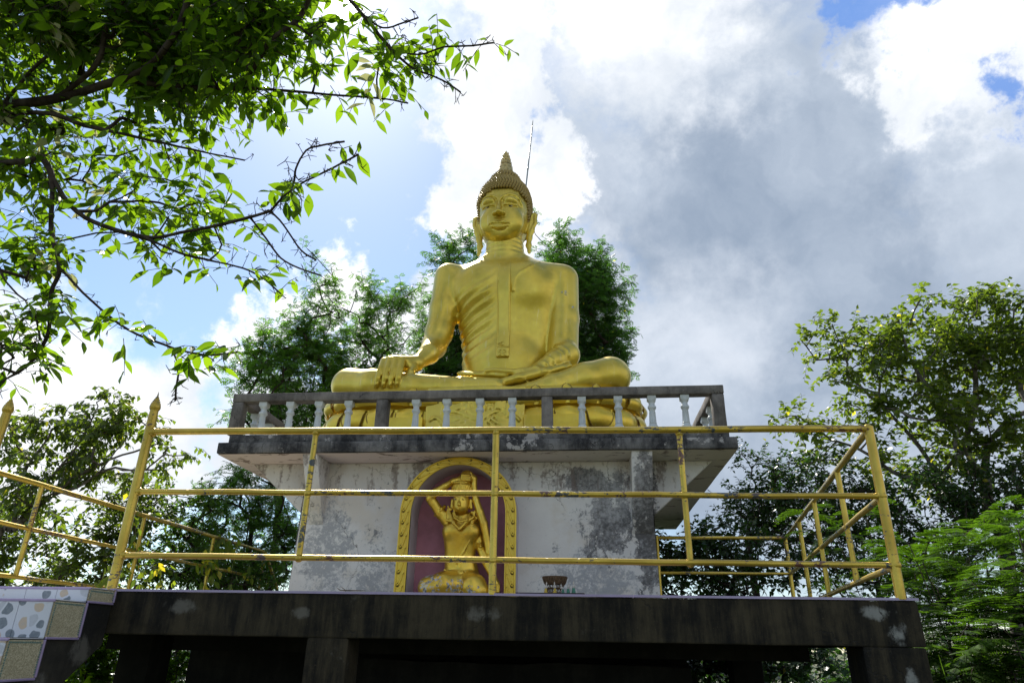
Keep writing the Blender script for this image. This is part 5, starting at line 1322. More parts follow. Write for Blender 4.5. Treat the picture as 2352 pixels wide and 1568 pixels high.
def tri_fix(name, V, F_, mat, parent):
    """quads, some of which are triangles written with a repeated corner"""
    o = mesh_obj(name, V, F_, mat, parent, True); o.data.validate(); return o
def tubes_mesh(A, Bp, ra, rb, n=5):
    d = Bp-A; L = np.linalg.norm(d, axis=1, keepdims=True)+1e-9; d = d/L
    h_ = np.where(np.abs(d[:, 2:3]) > .9, np.array([[1., 0, 0]]), np.array([[0, 0, 1.]])); s = np.cross(d, h_); s /= np.linalg.norm(s, axis=1, keepdims=True); t = np.cross(d, s)
    g = np.arange(n)*2*math.pi/n; c = (np.cos(g)[None, :, None]*s[:, None, :]+np.sin(g)[None, :, None]*t[:, None, :])
    V = np.concatenate([A[:, None, :]+c*ra[:, None, None], Bp[:, None, :]+c*rb[:, None, None]], 1)
    f = np.array([(k, (k+1) % n, n+(k+1) % n, n+k) for k in range(n)]); return V.reshape(-1, 3), (f[None]+(np.arange(len(A))*2*n)[:, None, None]).reshape(-1, 4)
class Tree:
    def __init__(s, seed): s.r = np.random.RandomState(seed); s.P = []; s.par = []; s.w = []; s.tips = []
    def add(s, p, par): s.P.append(np.array(p, float)); s.par.append(par); return len(s.P)-1
    def limb(s, pts, par=-1, n=4, wob=.02):
        """smooth limb through points; returns node ids"""
        if par >= 0: pts = [s.P[par]]+list(pts)
        Q = smooth_path(pts, n); ids = []; last = par
        L = np.linalg.norm(np.array(Q[-1])-np.array(Q[0]))
        for i, q in enumerate(Q):
            if i == 0 and par >= 0: continue
            q = q+s.r.normal(0, wob*L/len(Q), 3); last = s.add(q, last); ids.append(last)
        return ids
    def grow(s, targets, sag=.1, wob=.12, seg=.35, attract=None):
        """reach each target from the nearest suitable limb node"""
        T = list(targets); root = s.P[0]
        T.sort(key=lambda q: np.linalg.norm(q-root))
        for q in T:
            A = np.array(s.P); d = np.linalg.norm(A-q, axis=1)
            pen = .25*np.linalg.norm(A-root, axis=1)                 # branch off low down, not at the far tips
            c = d+pen*.6+.35*np.maximum(0, A[:, 2]-q[2])
            j = int(np.argmin(c)); a = s.P[j]; L = np.linalg.norm(q-a); m = max(2, int(L/seg)); last = j
            side = s.r.normal(0, wob*L, 3); side[2] -= sag*L
            for i in range(1, m+1):
                t = i/m; p = a+(q-a)*t+side*math.sin(math.pi*t)*.5+s.r.normal(0, .03*L/m, 3)*(i < m); last = s.add(p, last)
            s.tips.append(last)
    def wood(s, r_tip, power=.5, rmax=.2):
        n = len(s.P); w = np.zeros(n); ch = np.zeros(n, int)
        for i in range(n-1, 0, -1):
            if s.par[i] >= 0: w[s.par[i]] += max(w[i], 1) if w[i] else 1
        w = np.maximum(w, 1); s.R = np.minimum(r_tip*w**power, rmax)
        i = np.array([k for k in range(n) if s.par[k] >= 0]); p = np.array([s.par[k] for k in i]); P = np.array(s.P)
        ra = np.minimum(s.R[p], s.R[i]*1.5)
        return P[p], P[i], ra, s.R[i]
def rand_dirs(r, n, up=0.2):
    d = r.normal(0, 1, (n, 3)); d[:, 2] += up; return d/np.linalg.norm(d, axis=1, keepdims=True)
def blob_points(r, blobs, n, shell=.0):
    """points in a union of ellipsoids, chosen by volume; shell>0 favours the outside"""
    vol = np.array([b[1][0]*b[1][1]*b[1][2] for b in blobs]); pr = vol/vol.sum(); o = []
    for _ in range(n):
        b = blobs[r.choice(len(blobs), p=pr)]; d = rand_dirs(r, 1, 0)[0]; q = r.rand()**(1/(3+shell*4))
        o.append(np.array(b[0])+d*q*np.array(b[1]))
    return o
def foliage(s, tips, nt, tl, nl, ls, droop=.3, tmpl=T_LEAF, width=.9, out_c=None, up=.25, spread=.9, jit=.3):
    """twigs round each tip, leaves along each twig; returns wood and leaf arrays"""
    r = s.r; C = np.array([s.P[t] if np.isscalar(t) or isinstance(t, (int, np.integer)) else t for t in tips]); N = len(C)
    base = np.repeat(C, nt, 0); base = base+r.normal(0, tl*.18, base.shape)
    d = rand_dirs(r, N*nt, up)
    if out_c is not None:
        o = base-np.array(out_c); o /= np.linalg.norm(o, axis=1, keepdims=True)+1e-9; d = d+o*.7
    d /= np.linalg.norm(d, axis=1, keepdims=True); L = tl*r.uniform(.5, 1.2, (N*nt, 1))
    end = base+d*L; end[:, 2] -= droop*L[:, 0]*.35; mid = (base+end)/2+np.array([0, 0, 1])*L*.08*droop*2
    wood = (np.concatenate([base, mid]), np.concatenate([mid, end]))
    t = np.tile((np.arange(nl)+.6)/nl, N*nt)+r.uniform(-.04, .04, N*nt*nl); B0, M0, E0 = [np.repeat(q, nl, 0) for q in (base, mid, end)]; tt = t[:, None]
    P = (1-tt)**2*B0+2*tt*(1-tt)*M0+tt**2*E0
    ax = E0-B0; ax /= np.linalg.norm(ax, axis=1, keepdims=True)
    sd = np.cross(ax, np.array([0, 0, 1.])); sd /= np.linalg.norm(sd, axis=1, keepdims=True)+1e-9
    sg = np.tile(np.where(np.arange(nl) % 2, 1, -1), N*nt)[:, None]
    D = ax*(1-spread*.55)+sd*sg*spread+r.normal(0, jit, P.shape); D[:, 2] -= droop*.9
    U = np.array([0, 0, 1.])+r.normal(0, .45, P.shape)
    S = ls*r.uniform(.6, 1.15, len(P))
    return wood, leaves_mesh(tmpl, P, D, U, S, S*width)
def join(parts):
    V = []; F_ = []; b = 0
    for v, f in parts: V.append(v); F_.append(f+b); b += len(v)
    return np.concatenate(V), np.concatenate(F_)
def finish(name, label, cat, base, s, woods, leaves, bark_m, leaf_ms, r_tip=.006, twig_r=.004, rmax=.2, power=.5, group=None, wn=6, part_names=('branches', 'crown')):
    t = thing(name, label, cat, tuple(base), group)
    A, B_, ra, rb = s.wood(r_tip, power, rmax); W = [tubes_mesh(A, B_, ra, rb, wn)]
    for (a, b) in woods: W.append(tubes_mesh(a, b, np.full(len(a), twig_r), np.full(len(a), twig_r*.6), 3))
    V, F_ = join(W); mesh_obj(part_names[0], V, F_, bark_m, t, True)
    if not isinstance(leaf_ms, (list, tuple)): leaf_ms = [leaf_ms]; leaves = [leaves]
    for lm, lv in zip(leaf_ms, leaves):
        if not lv: continue
        V, F_ = join(lv); tri_fix(part_names[1], V, F_, lm, t)
    return t
def ball(px, py, Y, rx, rz, ry=None):
    """crown volume: centre seen at (px, py) at depth Y, half sizes in photo px"""
    c = at(px, py, Y); d = np.linalg.norm(c-np.array([0, 0, EYE])); k = d/1650.0
    return (c, (rx*k, (ry if ry else (rx+rz)/2)*k, rz*k))

# --- feathery trees behind the shrine
def feather_tree(label, base, trunk, blobs, nb, seed, ntw=7, tl=.62, nl=9, ls=.20, leafm='leaf_feather', group='feathery trees behind the shrine', shell=.3, droop=.35, name='feathery_tree', whips=6, barkm='bark_dark'):
    s = Tree(seed); ids = s.limb([base]+trunk, -1, 5, .03)
    pts = blob_points(s.r, blobs, nb, shell); s.grow(pts, -.06, .12, .4)
    w, lv = foliage(s, s.tips, ntw, tl, nl, ls, droop, T_SPRAY, .85, None, .35)
    woods = [w]; leaves = [lv]
    # thin whips above the outline
    for _ in range(whips):
        b = blobs[s.r.randint(len(blobs))]; p = np.array(b[0])+np.array([s.r.uniform(-.7, .7)*b[1][0], s.r.uniform(-.4, .4)*b[1][1], b[1][2]*s.r.uniform(.7, 1.0)])
        j = int(np.argmin(np.linalg.norm(np.array(s.P)-p, axis=1))); q = p+np.array([s.r.normal(0, .25), s.r.normal(0, .2), s.r.uniform(.4, .9)])
        k_ = s.limb([p, (p+q)/2+s.r.normal(0, .05, 3), q], j, 3, .02)
        w2, l2 = foliage(s, k_[-4:], 2, .3, 5, ls*.7, .3, T_SPRAY, .8); woods.append(w2); leaves.append(l2)
    return finish(name, label, 'tree', base, s, woods, leaves, M[barkm], M[leafm], .011, .006, .16, .5, group)
def gnd(px, Y, z=-.9): p = at(px, 1470, Y); return np.array([p[0], Y, z])
feather_tree('feathery green tree rising behind the right shoulder and head of the golden statue', gnd(1270, 16.5), [at(1265, 1100, 16.5), at(1250, 900, 16.3)],
             [ball(1330, 720, 16.0, 105, 150), ball(1260, 600, 16.2, 70, 80), ball(1240, 820, 16, 130, 130), ball(1390, 700, 15.8, 55, 110), ball(1180, 700, 16.3, 110, 100), ball(1390, 800, 16, 60, 80), ball(1300, 880, 16, 130, 80), ball(1150, 900, 16.5, 160, 120)], 330, 11, 10, .6, 9, .19, shell=.1)
feather_tree('narrow feathery tree left of the statue head', gnd(1060, 16), [at(1060, 1100, 16), at(1050, 800, 16)],
             [ball(1055, 600, 16.0, 60, 45), ball(1090, 680, 16, 60, 70), ball(1030, 740, 16, 55, 90), ball(1030, 880, 16, 80, 100)], 90, 12, 9, .55, 9, .18, whips=5)
feather_tree('airy feathery tree with thin stems standing over the resting hand of the statue', gnd(850, 15), [at(860, 1100, 15), at(870, 850, 15)],
             [ball(870, 700, 15.0, 80, 60), ball(900, 800, 15, 90, 80), ball(960, 800, 15.1, 60, 80), ball(810, 780, 15, 60, 70), ball(860, 900, 15.2, 120, 80), ball(950, 720, 15.3, 40, 70)], 66, 13, 8, .5, 7, .17, leafm='leaf_feather2', whips=7)
feather_tree('airy feathery tree with crooked dark stem above the left end of the balustrade', gnd(745, 14.5), [at(750, 1100, 14.5), at(755, 850, 14.5)],
             [ball(750, 690, 14.5, 55, 50), ball(745, 800, 14.5, 70, 80), ball(700, 850, 14.3, 80, 70), ball(760, 930, 14.5, 90, 50)], 54, 14, 8, .5, 7, .17, leafm='leaf_feather2', whips=7)
feather_tree('lower feathery tree sloping down behind the left corner of the balustrade', gnd(620, 13.5), [at(640, 1150, 13.5), at(650, 960, 13.5)],
             [ball(620, 850, 13.5, 70, 70), ball(600, 930, 13.5, 60, 60), ball(680, 950, 13.6, 90, 50), ball(700, 780, 13.8, 45, 40)], 70, 15, 8, .5, 7, .17, leafm='leaf_feather2', whips=4)
feather_tree('dense green tree under the left overhang of the shrine slab', gnd(560, 12), [at(570, 1300, 12), at(575, 1150, 12)],
             [ball(600, 1130, 12, 70, 70), ball(520, 1180, 12, 80, 60), ball(620, 1250, 12.3, 70, 110), ball(500, 1270, 12, 90, 70), ball(420, 1210, 12.2, 50, 50), ball(560, 1330, 12, 100, 60)], 120, 16, 7, .42, 7, .14, leafm='leaf_feather2', whips=3)

# --- broad-leaved background trees
def leafy_tree(label, base, trunk, blobs, nb, seed, ntw=6, tl=.4, nl=7, ls=.1, leafm='leaf_olive', barkm='bark_grey', group=None, shell=.2, droop=.3, name='leafy_tree', limbs=(), tmpl=T_LEAF, r_tip=.008, rmax=.18, width=.9, sag=-.05, up=.3, cat='tree', twig_r=.004):
    s = Tree(seed); ids = s.limb([base]+list(trunk), -1, 5, .02)
    for L in limbs:
        j = int(np.argmin(np.linalg.norm(np.array(s.P)-np.array(L[0]), axis=1))); s.limb(list(L[1:]), j, 4, .03)
    pts = blob_points(s.r, blobs, nb, shell); s.grow(pts, sag, .14, .3)
    w, lv = foliage(s, s.tips, ntw, tl, nl, ls, droop, tmpl, width, None, up)
    return finish(name, label, cat, base, s, [w], [lv], M[barkm], M[leafm], r_tip, twig_r, rmax, .5, group)
R4 = lambda x, y, Y: at(.4508*x, 861.3+.4508*y, Y)
R5 = lambda x, y, Y: at(1435.5+.4508*x, 861.3+.4508*y, Y)
leafy_tree('slender-limbed tree with hanging olive leaves beyond the left railing', gnd(-60, 8.5), [R4(-40, 900, 8.5), R4(60, 780, 8.5)],
           [ball(120, 1010, 8.5, 75, 50), ball(215, 960, 8.5, 70, 55), ball(260, 910, 8.6, 50, 30), ball(300, 980, 8.6, 60, 50), ball(170, 1070, 8.6, 80, 40), ball(60, 1120, 8.4, 60, 50), ball(330, 1080, 8.6, 50, 35), ball(400, 1040, 8.7, 30, 30), ball(60, 1010, 8.8, 50, 40)],
           82, 21, 6, .30, 7, .105, 'leaf_olive', 'bark_grey', droop=.9, limbs=[[R4(60, 780, 8.5), R4(230, 560, 8.5), R4(400, 350, 8.5), R4(500, 160, 8.5)], [R4(60, 780, 8.5), R4(330, 560, 8.6), R4(560, 430, 8.6), R4(800, 350, 8.7)], [R4(60, 780, 8.5), R4(120, 500, 8.4), R4(240, 330, 8.4)],
                                                                          [R4(60, 780, 8.5), R4(200, 640, 8.6), R4(450, 540, 8.6), R4(640, 330, 8.6)]], up=.1)
leafy_tree('bushy olive-green tree filling the gap below the slender-limbed tree on the left', gnd(120, 9.5), [R4(260, 1250, 9.5), R4(280, 1000, 9.5)],
           [ball(60, 1240, 9.5, 90, 60), ball(180, 1200, 9.6, 90, 60), ball(300, 1180, 9.7, 80, 70), ball(100, 1320, 9.5, 120, 50), ball(250, 1300, 9.5, 110, 60), ball(30, 1180, 9.8, 60, 50)],
           120, 22, 7, .30, 7, .10, 'leaf_olive', 'bark_brown', droop=.5)
leafy_tree('dark green tree between the left railing and the shrine wall', gnd(420, 10.8), [R4(950, 1150, 10.8), R4(960, 950, 10.8)],
           [ball(430, 1170, 10.8, 70, 50), ball(400, 1250, 10.8, 90, 60), ball(500, 1310, 10.8, 90, 60), ball(620, 1320, 11.0, 60, 60), ball(370, 1320, 10.6, 70, 50)],
           85, 23, 7, .30, 8, .09, 'leaf_mid', 'bark_dark', droop=.4)
leafy_tree('tall spreading tree with bent pale limbs and leaf tufts at the right edge', gnd(2300, 13, -.9), [R5(1930, 860, 13), R5(1860, 760, 13)],
           [ball(1900, 780, 13.5, 75, 50), ball(2010, 765, 13.5, 80, 55), ball(2140, 725, 13.5, 80, 50), ball(2240, 740, 13.6, 80, 60), ball(2340, 720, 13.2, 60, 55), ball(2160, 1060, 13, 130, 40), ball(2300, 1060, 13, 90, 50), ball(1880, 960, 13.0, 90, 40), ball(1980, 880, 13.2, 90, 55),
            ball(2120, 820, 13.3, 110, 70), ball(2260, 850, 13.3, 100, 80), ball(2090, 960, 13.0, 100, 50), ball(2240, 980, 12.8, 100, 50), ball(2380, 820, 13, 60, 120), ball(1950, 1040, 13.0, 100, 35)],
           235, 31, 7, .42, 8, .145, 'leaf_olive', 'bark_grey', shell=.6, droop=.35, r_tip=.011, rmax=.13, limbs=[
               [R5(1860, 760, 13), R5(1640, 620, 13), R5(1580, 480, 13), R5(1400, 250, 13.2), R5(1200, 60, 13.4)], [R5(1860, 760, 13), R5(1840, 560, 12.9), R5(1850, 360, 12.9), R5(1960, 220, 13)],
               [R5(1580, 480, 13), R5(1420, 520, 13), R5(1200, 380, 13.1), R5(950, 300, 13.2)], [R5(1840, 560, 12.9), R5(1740, 360, 13), R5(1790, 120, 13.1), R5(1770, -200, 13.3)], [R5(1850, 360, 12.9), R5(1700, 200, 13), R5(1500, 0, 13.2), R5(1400, -230, 13.4)]], group='broad-leaved trees on the right')
leafy_tree('mass of dark shrubs with light gaps behind the right side of the shrine', gnd(1780, 12.5), [R5(640, 950, 12.5), R5(660, 650, 12.5)],
           [ball(1740, 1060, 12.5, 50, 35), ball(1800, 1110, 12.5, 100, 50), ball(1900, 1090, 12.6, 90, 45), ball(1720, 1170, 12.4, 60, 50), ball(1830, 1190, 12.5, 120, 60), ball(1960, 1160, 12.6, 80, 60)],
           150, 32, 8, .34, 8, .085, 'leaf_dark', 'bark_dark', droop=.3, name='dark_bush', cat='bush', group='dark bushes beyond the right railing')
leafy_tree('lower dark leafy bush seen through the rear railing beside the wall', gnd(1620, 11.5), [R5(300, 1200, 11.5), R5(310, 950, 11.5)],
           [ball(1560, 1270, 11.5, 80, 50), ball(1640, 1240, 11.3, 90, 60), ball(1740, 1290, 11.5, 100, 60), ball(1600, 1340, 11.4, 120, 50), ball(1600, 1480, 11.4, 150, 60), ball(1760, 1500, 11.4, 120, 60)],
           150, 33, 9, .34, 8, .10, 'leaf_dark', 'bark_dark', droop=.4, name='dark_bush', cat='bush', group='dark bushes beyond the right railing', shell=0)
leafy_tree('dark bush behind the right side railing under the spreading tree', gnd(2010, 12), [R5(1300, 1200, 12), R5(1300, 850, 12)],
           [ball(1900, 1280, 12, 90, 70), ball(2020, 1220, 12.2, 90, 80), ball(2150, 1150, 12.2, 110, 80), ball(2300, 1120, 12.3, 110, 70), ball(2080, 1320, 12, 110, 70), ball(2240, 1280, 12.2, 120, 90), ball(1960, 1420, 12, 110, 60)],
           210, 34, 8, .36, 8, .095, 'leaf_dark', 'bark_dark', droop=.3, name='dark_bush', cat='bush', group='dark bushes beyond the right railing', shell=0)
# greenery glimpsed below the deck
leafy_tree('leafy bush seen below the deck between the stair and the first column', gnd(240, 7.5), [at(240, 1560, 7.5), at(235, 1530, 7.5)],
           [ball(240, 1510, 7.5, 70, 45), ball(180, 1560, 7.4, 90, 40), ball(280, 1580, 7.5, 60, 40)], 30, 41, 6, .26, 6, .12, 'leaf_near', 'bark_dark', name='leafy_bush', cat='bush', group='bushes below the deck')
leafy_tree('bright bush in the small opening left of the dark foundation', gnd(385, 9.5), [at(385, 1570, 9.5), at(385, 1540, 9.5)],
           [ball(385, 1525, 9.5, 40, 35), ball(400, 1570, 9.5, 60, 30), ball(350, 1560, 9.5, 40, 40)], 22, 42, 6, .26, 6, .12, 'leaf_near', 'bark_dark', name='leafy_bush', cat='bush', group='bushes below the deck')

# --- ferny plants at the lower right, close to the terrace
def frond_plant(label, base, stems, seed, leafm='leaf_fern', n_pin=(8, 11), FL=.50, pin=.17):
    s = Tree(seed); r = s.r; s.add(base, -1); P, D, U, S = [], [], [], []; wa, wb = [], []
    for st in stems:
        ids = s.limb([st[0], (np.array(st[0])*.5+np.array(st[1])*.5)+np.array([0, 0, .08]), st[1]], 0, 5, .02)
        for t_ in ids[3:]:
            for q in range(1 if t_ != ids[-1] else 4):
                c = s.P[t_]; d = rand_dirs(r, 1, .1)[0]; d[2] = r.uniform(-.15, .55); d /= np.linalg.norm(d); L = FL*r.uniform(.7, 1.15)
                npn = r.randint(*n_pin); side = np.cross(d, [0, 0, 1]); side /= np.linalg.norm(side); prev = c
                for i in range(npn+1):
                    t = (i+1)/(npn+1); p = c+d*L*t+np.array([0, 0, 1])*(.10*L*math.sin(math.pi*t)-.42*L*t*t); wa.append(prev); wb.append(p); prev = p
                    if t < .15: continue
                    for sg in (-1, 1):
                        P.append(p); dd = side*sg+d*.45+r.normal(0, .06, 3); dd[2] -= .22; D.append(dd); U.append(np.array([0, 0, 1])+r.normal(0, .15, 3)); S.append(pin*math.sin(math.pi*(.22+.62*t))*r.uniform(.9, 1.1))
    P, D, U, S = map(np.array, (P, D, U, S))
    lv = leaves_mesh(T_PINNA, P, D, U, S, S)
    return finish('ferny_shrub', label, 'shrub', base, s, [(np.array(wa), np.array(wb))], [lv], M['bark_brown'], M[leafm], .004, .0022, .03, .5, 'ferny shrubs by the terrace corner')
def stems(base, tips): return [(np.array(base), at(*t)) for t in tips]
b0 = gnd(2260, 5.6, 0.0)
frond_plant('bright ferny shrub with drooping fronds touching the terrace corner', b0, [(b0+np.array([0, 0, .1]), at(*t)) for t in ((2120, 1290, 5.9), (2190, 1350, 5.5), (2260, 1260, 5.8), (2150, 1410, 5.6), (2300, 1380, 5.4), (2230, 1440, 5.3), (2090, 1250, 6.1))], 51)
b1 = gnd(2400, 5.0, 0.0)
frond_plant('taller ferny shrub leaning in from the right edge', b1, [(b1+np.array([0, 0, .1]), at(*t)) for t in ((2340, 1220, 5.2), (2380, 1300, 5.0), (2350, 1250, 5.5), (2420, 1200, 5.0), (2330, 1470, 4.7), (2400, 1420, 4.8), (2370, 1190, 5.6))], 52, FL=.52, pin=.17)
b2 = gnd(2080, 7.4, 0.2)
frond_plant('small ferny shrub showing through the bars of the right side railing', b2, [(b2+np.array([0, 0, .1]), at(*t)) for t in ((1990, 1190, 7.2), (1920, 1230, 7.4), (2010, 1300, 7.0), (1930, 1330, 7.3), (2060, 1360, 7.0), (1860, 1180, 7.8))], 53, FL=.38, pin=.12)

b3 = gnd(2300, 5.2, 0.0)
frond_plant('low ferny shrub filling the lower right corner', b3, [(b3+np.array([0, 0, .1]), at(*t)) for t in ((2180, 1500, 5.2), (2250, 1530, 5.0), (2330, 1550, 4.8), (2200, 1400, 5.6), (2290, 1440, 5.2), (2350, 1390, 5.2), (2240, 1320, 5.9), (2150, 1350, 6.2), (2330, 1300, 5.9))], 54)
frond_plant('ferny shrub just behind the corner post of the front railing', gnd(2140, 6.6), [(gnd(2140, 6.6), at(*t)) for t in ((2100, 1320, 6.6), (2170, 1280, 6.8), (2220, 1230, 7.0), (2130, 1400, 6.6), (2180, 1450, 6.4), (2260, 1180, 7.0), (2060, 1280, 7.0))], 55)
# --- mass of undergrowth beyond the terrace
ru = np.random.RandomState(9); C_ = []
for i in range(2600):
    x = ru.uniform(-26, 24); y = ru.uniform(17, 24); top = 1.1+.9*mnoise.noise(Vector((x*.35, y*.2, 3)))+y*.045; C_.append((x, y, ru.uniform(-.9, top)))
for i in range(1300):
    x = ru.uniform(-9, 7); y = ru.uniform(12.2, 14.5); C_.append((x, y, ru.uniform(-1, 1.35+.3*mnoise.noise(Vector((x*.8, y, 5))))))
for i in range(500): C_.append((ru.uniform(2.2, 7), ru.uniform(6.5, 12), ru.uniform(-.6, 1.0)))
s = Tree(91); s.P = [np.array(q) for q in C_]
w_, lv = foliage(s, list(range(len(C_))), 3, .5, 8, .17, .3, T_LEAF, .9, None, .5)
V1, F1 = lv; V2, F2 = tubes_mesh(w_[0], w_[1], np.full(len(w_[0]), .008), np.full(len(w_[0]), .005), 3)
o = tri_fix('undergrowth', np.concatenate([V1, V2]), np.concatenate([F1, F2+len(V1)]), M['leaf_dark'], None)
tag(o, 'dark tangled undergrowth beyond and below the terrace', 'undergrowth', kind='stuff')

# --- long grass at the lower right
rg = np.random.RandomState(7); V = []; Fc = []
for i in range(900):
    bx, by = rg.uniform(2.3, 4.3), rg.uniform(4.4, 6.2); hgt = rg.uniform(.9, 1.62); a = rg.uniform(0, 6.28); bend = rg.uniform(.1, .5); w = rg.uniform(.004, .009)
    d = np.array([math.cos(a), math.sin(a), 0]); t = np.array([-math.sin(a), math.cos(a), 0]); n = len(V)
    for k in range(7):
        q = k/6; p = np.array([bx, by, 0])+np.array([0, 0, 1])*hgt*(q-.25*bend*q**3)+d*bend*hgt*q**2.2*.7; ww = w*(1-q**2)+.0005; V += [p-t*ww, p+t*ww]
    Fc += [(n+2*k, n+2*k+1, n+2*k+3, n+2*k+2) for k in range(6)]
tag(mesh_obj('long_grass', V, np.array(Fc), M['grass'], None, True), 'long thin grass growing at the lower right corner by the terrace', 'grass', kind='stuff')

# --- vine on the left railing
def vine(label, paths, seed, n_leaf, size):
    s = Tree(seed); r = s.r
    for P_ in paths: s.limb(P_, -1 if not s.P else 0 if False else -1, 6, .03)
    nodes = np.array(s.P); idx = r.choice(len(nodes), n_leaf); P = nodes[idx]+r.normal(0, .055, (n_leaf, 3)); P[:, 2] -= abs(r.normal(0, .05, n_leaf))
    D = r.normal(0, .6, (n_leaf, 3)); D[:, 2] -= .9; U = r.normal(0, 1, (n_leaf, 3)); U[:, 1] -= .8; S = size*r.uniform(.5, 1.2, n_leaf)
    return finish('climbing_vine', label, 'vine', tuple(s.P[0]), s, [], [leaves_mesh(T_BROAD, P, D, U, S, S*1.15)], M['bark_brown'], M['leaf_vine'], .003, .002, .006, .2, 'creepers on the left railing', part_names=('stem', 'leaves'))
q = lambda y, z, dx=0.0: np.array([-5.18+dx, y, z])
vine('yellowing creeper wrapped round the left railing behind the front finial post', [[q(7.9, 1.85), q(7.85, 2.2, .05), q(7.75, 2.5), q(7.6, 2.7, .04), q(7.5, 2.86)], [q(7.85, 2.0), q(8.1, 2.3, .1), q(8.3, 2.1, .1)], [q(7.6, 2.4), q(7.3, 2.2, .1), q(7.1, 1.95, .05)]], 61, 110, .11)
vine('leafy creeper hanging in a bunch on the far part of the left railing', [[q(9.6, 1.9), q(9.5, 2.3, .05), q(9.55, 2.7), q(9.7, 2.92)], [q(9.5, 2.8), q(9.9, 2.9, .05), q(10.3, 2.6, .08), q(10.5, 2.3, .1)], [q(9.5, 2.6), q(9.2, 2.5, .08), q(9.3, 2.1, .1)], [q(9.9, 2.85), q(10.0, 2.4, .1), q(9.9, 2.0, .1)]], 62, 170, .12)

# --- the near tree whose branches hang into the picture at upper left
Zs6 = lambda x, y, D: far(.586*x, .586*y, D)
s = Tree(77); r = s.r
tr = s.limb([np.array([-4.9, 2.2, 0]), np.array([-4.7, 2.25, 1.5]), Zs6(-420, 820, 3.9)], -1, 5, .01); top = tr[-1]
Bm = {}
def L6(key, pts, par, n=4):
    if isinstance(par, str):
        ids = Bm[par]; P0 = Zs6(*pts[0]); j = ids[int(np.argmin([np.linalg.norm(s.P[i]-P0) for i in ids]))]; pts = pts[1:]
    else: j = par
    Bm[key] = s.limb([Zs6(*p) for p in pts], j, n, .015)
L6('A', [(-150, 470, 3.6), (0, 420, 3.5), (230, 385, 3.4), (400, 335, 3.3), (560, 275, 3.2), (650, 190, 3.1), (720, 60, 3.1), (740, -80, 3.1)], top)
L6('A2', [(480, 320, 3.25), (640, 335, 3.2), (800, 345, 3.1), (1050, 350, 3.0), (1280, 370, 2.9), (1480, 385, 2.85), (1600, 405, 2.8)], 'A')
L6('B', [(-100, 470, 3.6), (150, 440, 3.4), (330, 490, 3.3), (500, 530, 3.2), (700, 575, 3.1), (960, 630, 3.0)], 'A')
L6('C', [(-200, 660, 3.5), (0, 640, 3.3), (120, 630, 3.2), (200, 600, 3.2)], top)
L6('D', [(160, 620, 3.2), (205, 700, 3.1), (200, 900, 3.0), (235, 1050, 2.9), (200, 1150, 2.9), (190, 1300, 2.8), (120, 1420, 2.8), (0, 1500, 2.8)], 'C')
L6('D2', [(235, 1050, 2.9), (360, 1180, 2.7), (500, 1290, 2.6), (640, 1350, 2.5), (760, 1385, 2.4), (850, 1390, 2.4), (930, 1380, 2.4)], 'D')
L6('D3', [(690, 1370, 2.5), (700, 1440, 2.5), (690, 1520, 2.5), (688, 1570, 2.5)], 'D2')
L6('E0', [(200, 720, 3.1), (300, 830, 3.0), (450, 900, 2.9), (600, 930, 2.8), (740, 905, 2.7), (870, 880, 2.6), (980, 850, 2.5), (1060, 828, 2.4)], 'D')
L6('E1', [(1060, 828, 2.4), (1110, 770, 2.35), (1150, 720, 2.3), (1160, 660, 2.3), (1200, 590, 2.3), (1260, 570, 2.25), (1350, 555, 2.2)], 'E0')
L6('E2', [(1120, 760, 2.35), (1180, 720, 2.25), (1250, 685, 2.2), (1330, 645, 2.15), (1405, 605, 2.1)], 'E1')
L6('E3', [(1060, 835, 2.4), (1110, 880, 2.4), (1180, 980, 2.5), (1240, 1020, 2.5)], 'E0')
L6('E4', [(960, 860, 2.5), (1040, 930, 2.5), (1100, 1010, 2.5), (1170, 1050, 2.6), (1260, 1080, 2.6)], 'E0')
L6('E5', [(560, 930, 2.8), (700, 990, 2.7), (820, 1020, 2.7), (950, 1050, 2.6), (1030, 1090, 2.6), (1100, 1150, 2.5)], 'E0')
L6('F', [(740, -80, 3.1), (1000, -180, 3.0), (1250, -120, 2.9), (1370, 0, 2.8), (1440, 80, 2.7), (1530, 190, 2.65), (1620, 270, 2.6), (1680, 290, 2.6)], 'A')
L6('F2', [(1530, 190, 2.65), (1640, 215, 2.6), (1740, 185, 2.55), (1850, 180, 2.5), (1935, 168, 2.5)], 'F')
L6('F3', [(1250, -120, 2.9), (1180, 60, 2.9), (1060, 160, 2.9), (1000, 260, 2.95), (960, 330, 3.0)], 'F')
L6('F4', [(1640, 260, 2.6), (1700, 300, 2.6), (1760, 330, 2.55), (1805, 362, 2.5)], 'F')
L6('F5', [(1420, 60, 2.7), (1500, 110, 2.7), (1580, 90, 2.7), (1640, 70, 2.7)], 'F')
L6('G', [(230, 385, 3.4), (380, 250, 3.3), (420, 100, 3.3), (520, -40, 3.3)], 'A')
L6('H', [(0, 420, 3.5), (150, 250, 3.4), (300, 120, 3.4), (350, -60, 3.4)], 'A')
L6('I', [(-100, 640, 3.4), (-60, 900, 3.0), (20, 1100, 2.9), (120, 1200, 2.8), (160, 1330, 2.8)], 'C')
main_ids = list(range(len(s.P)))
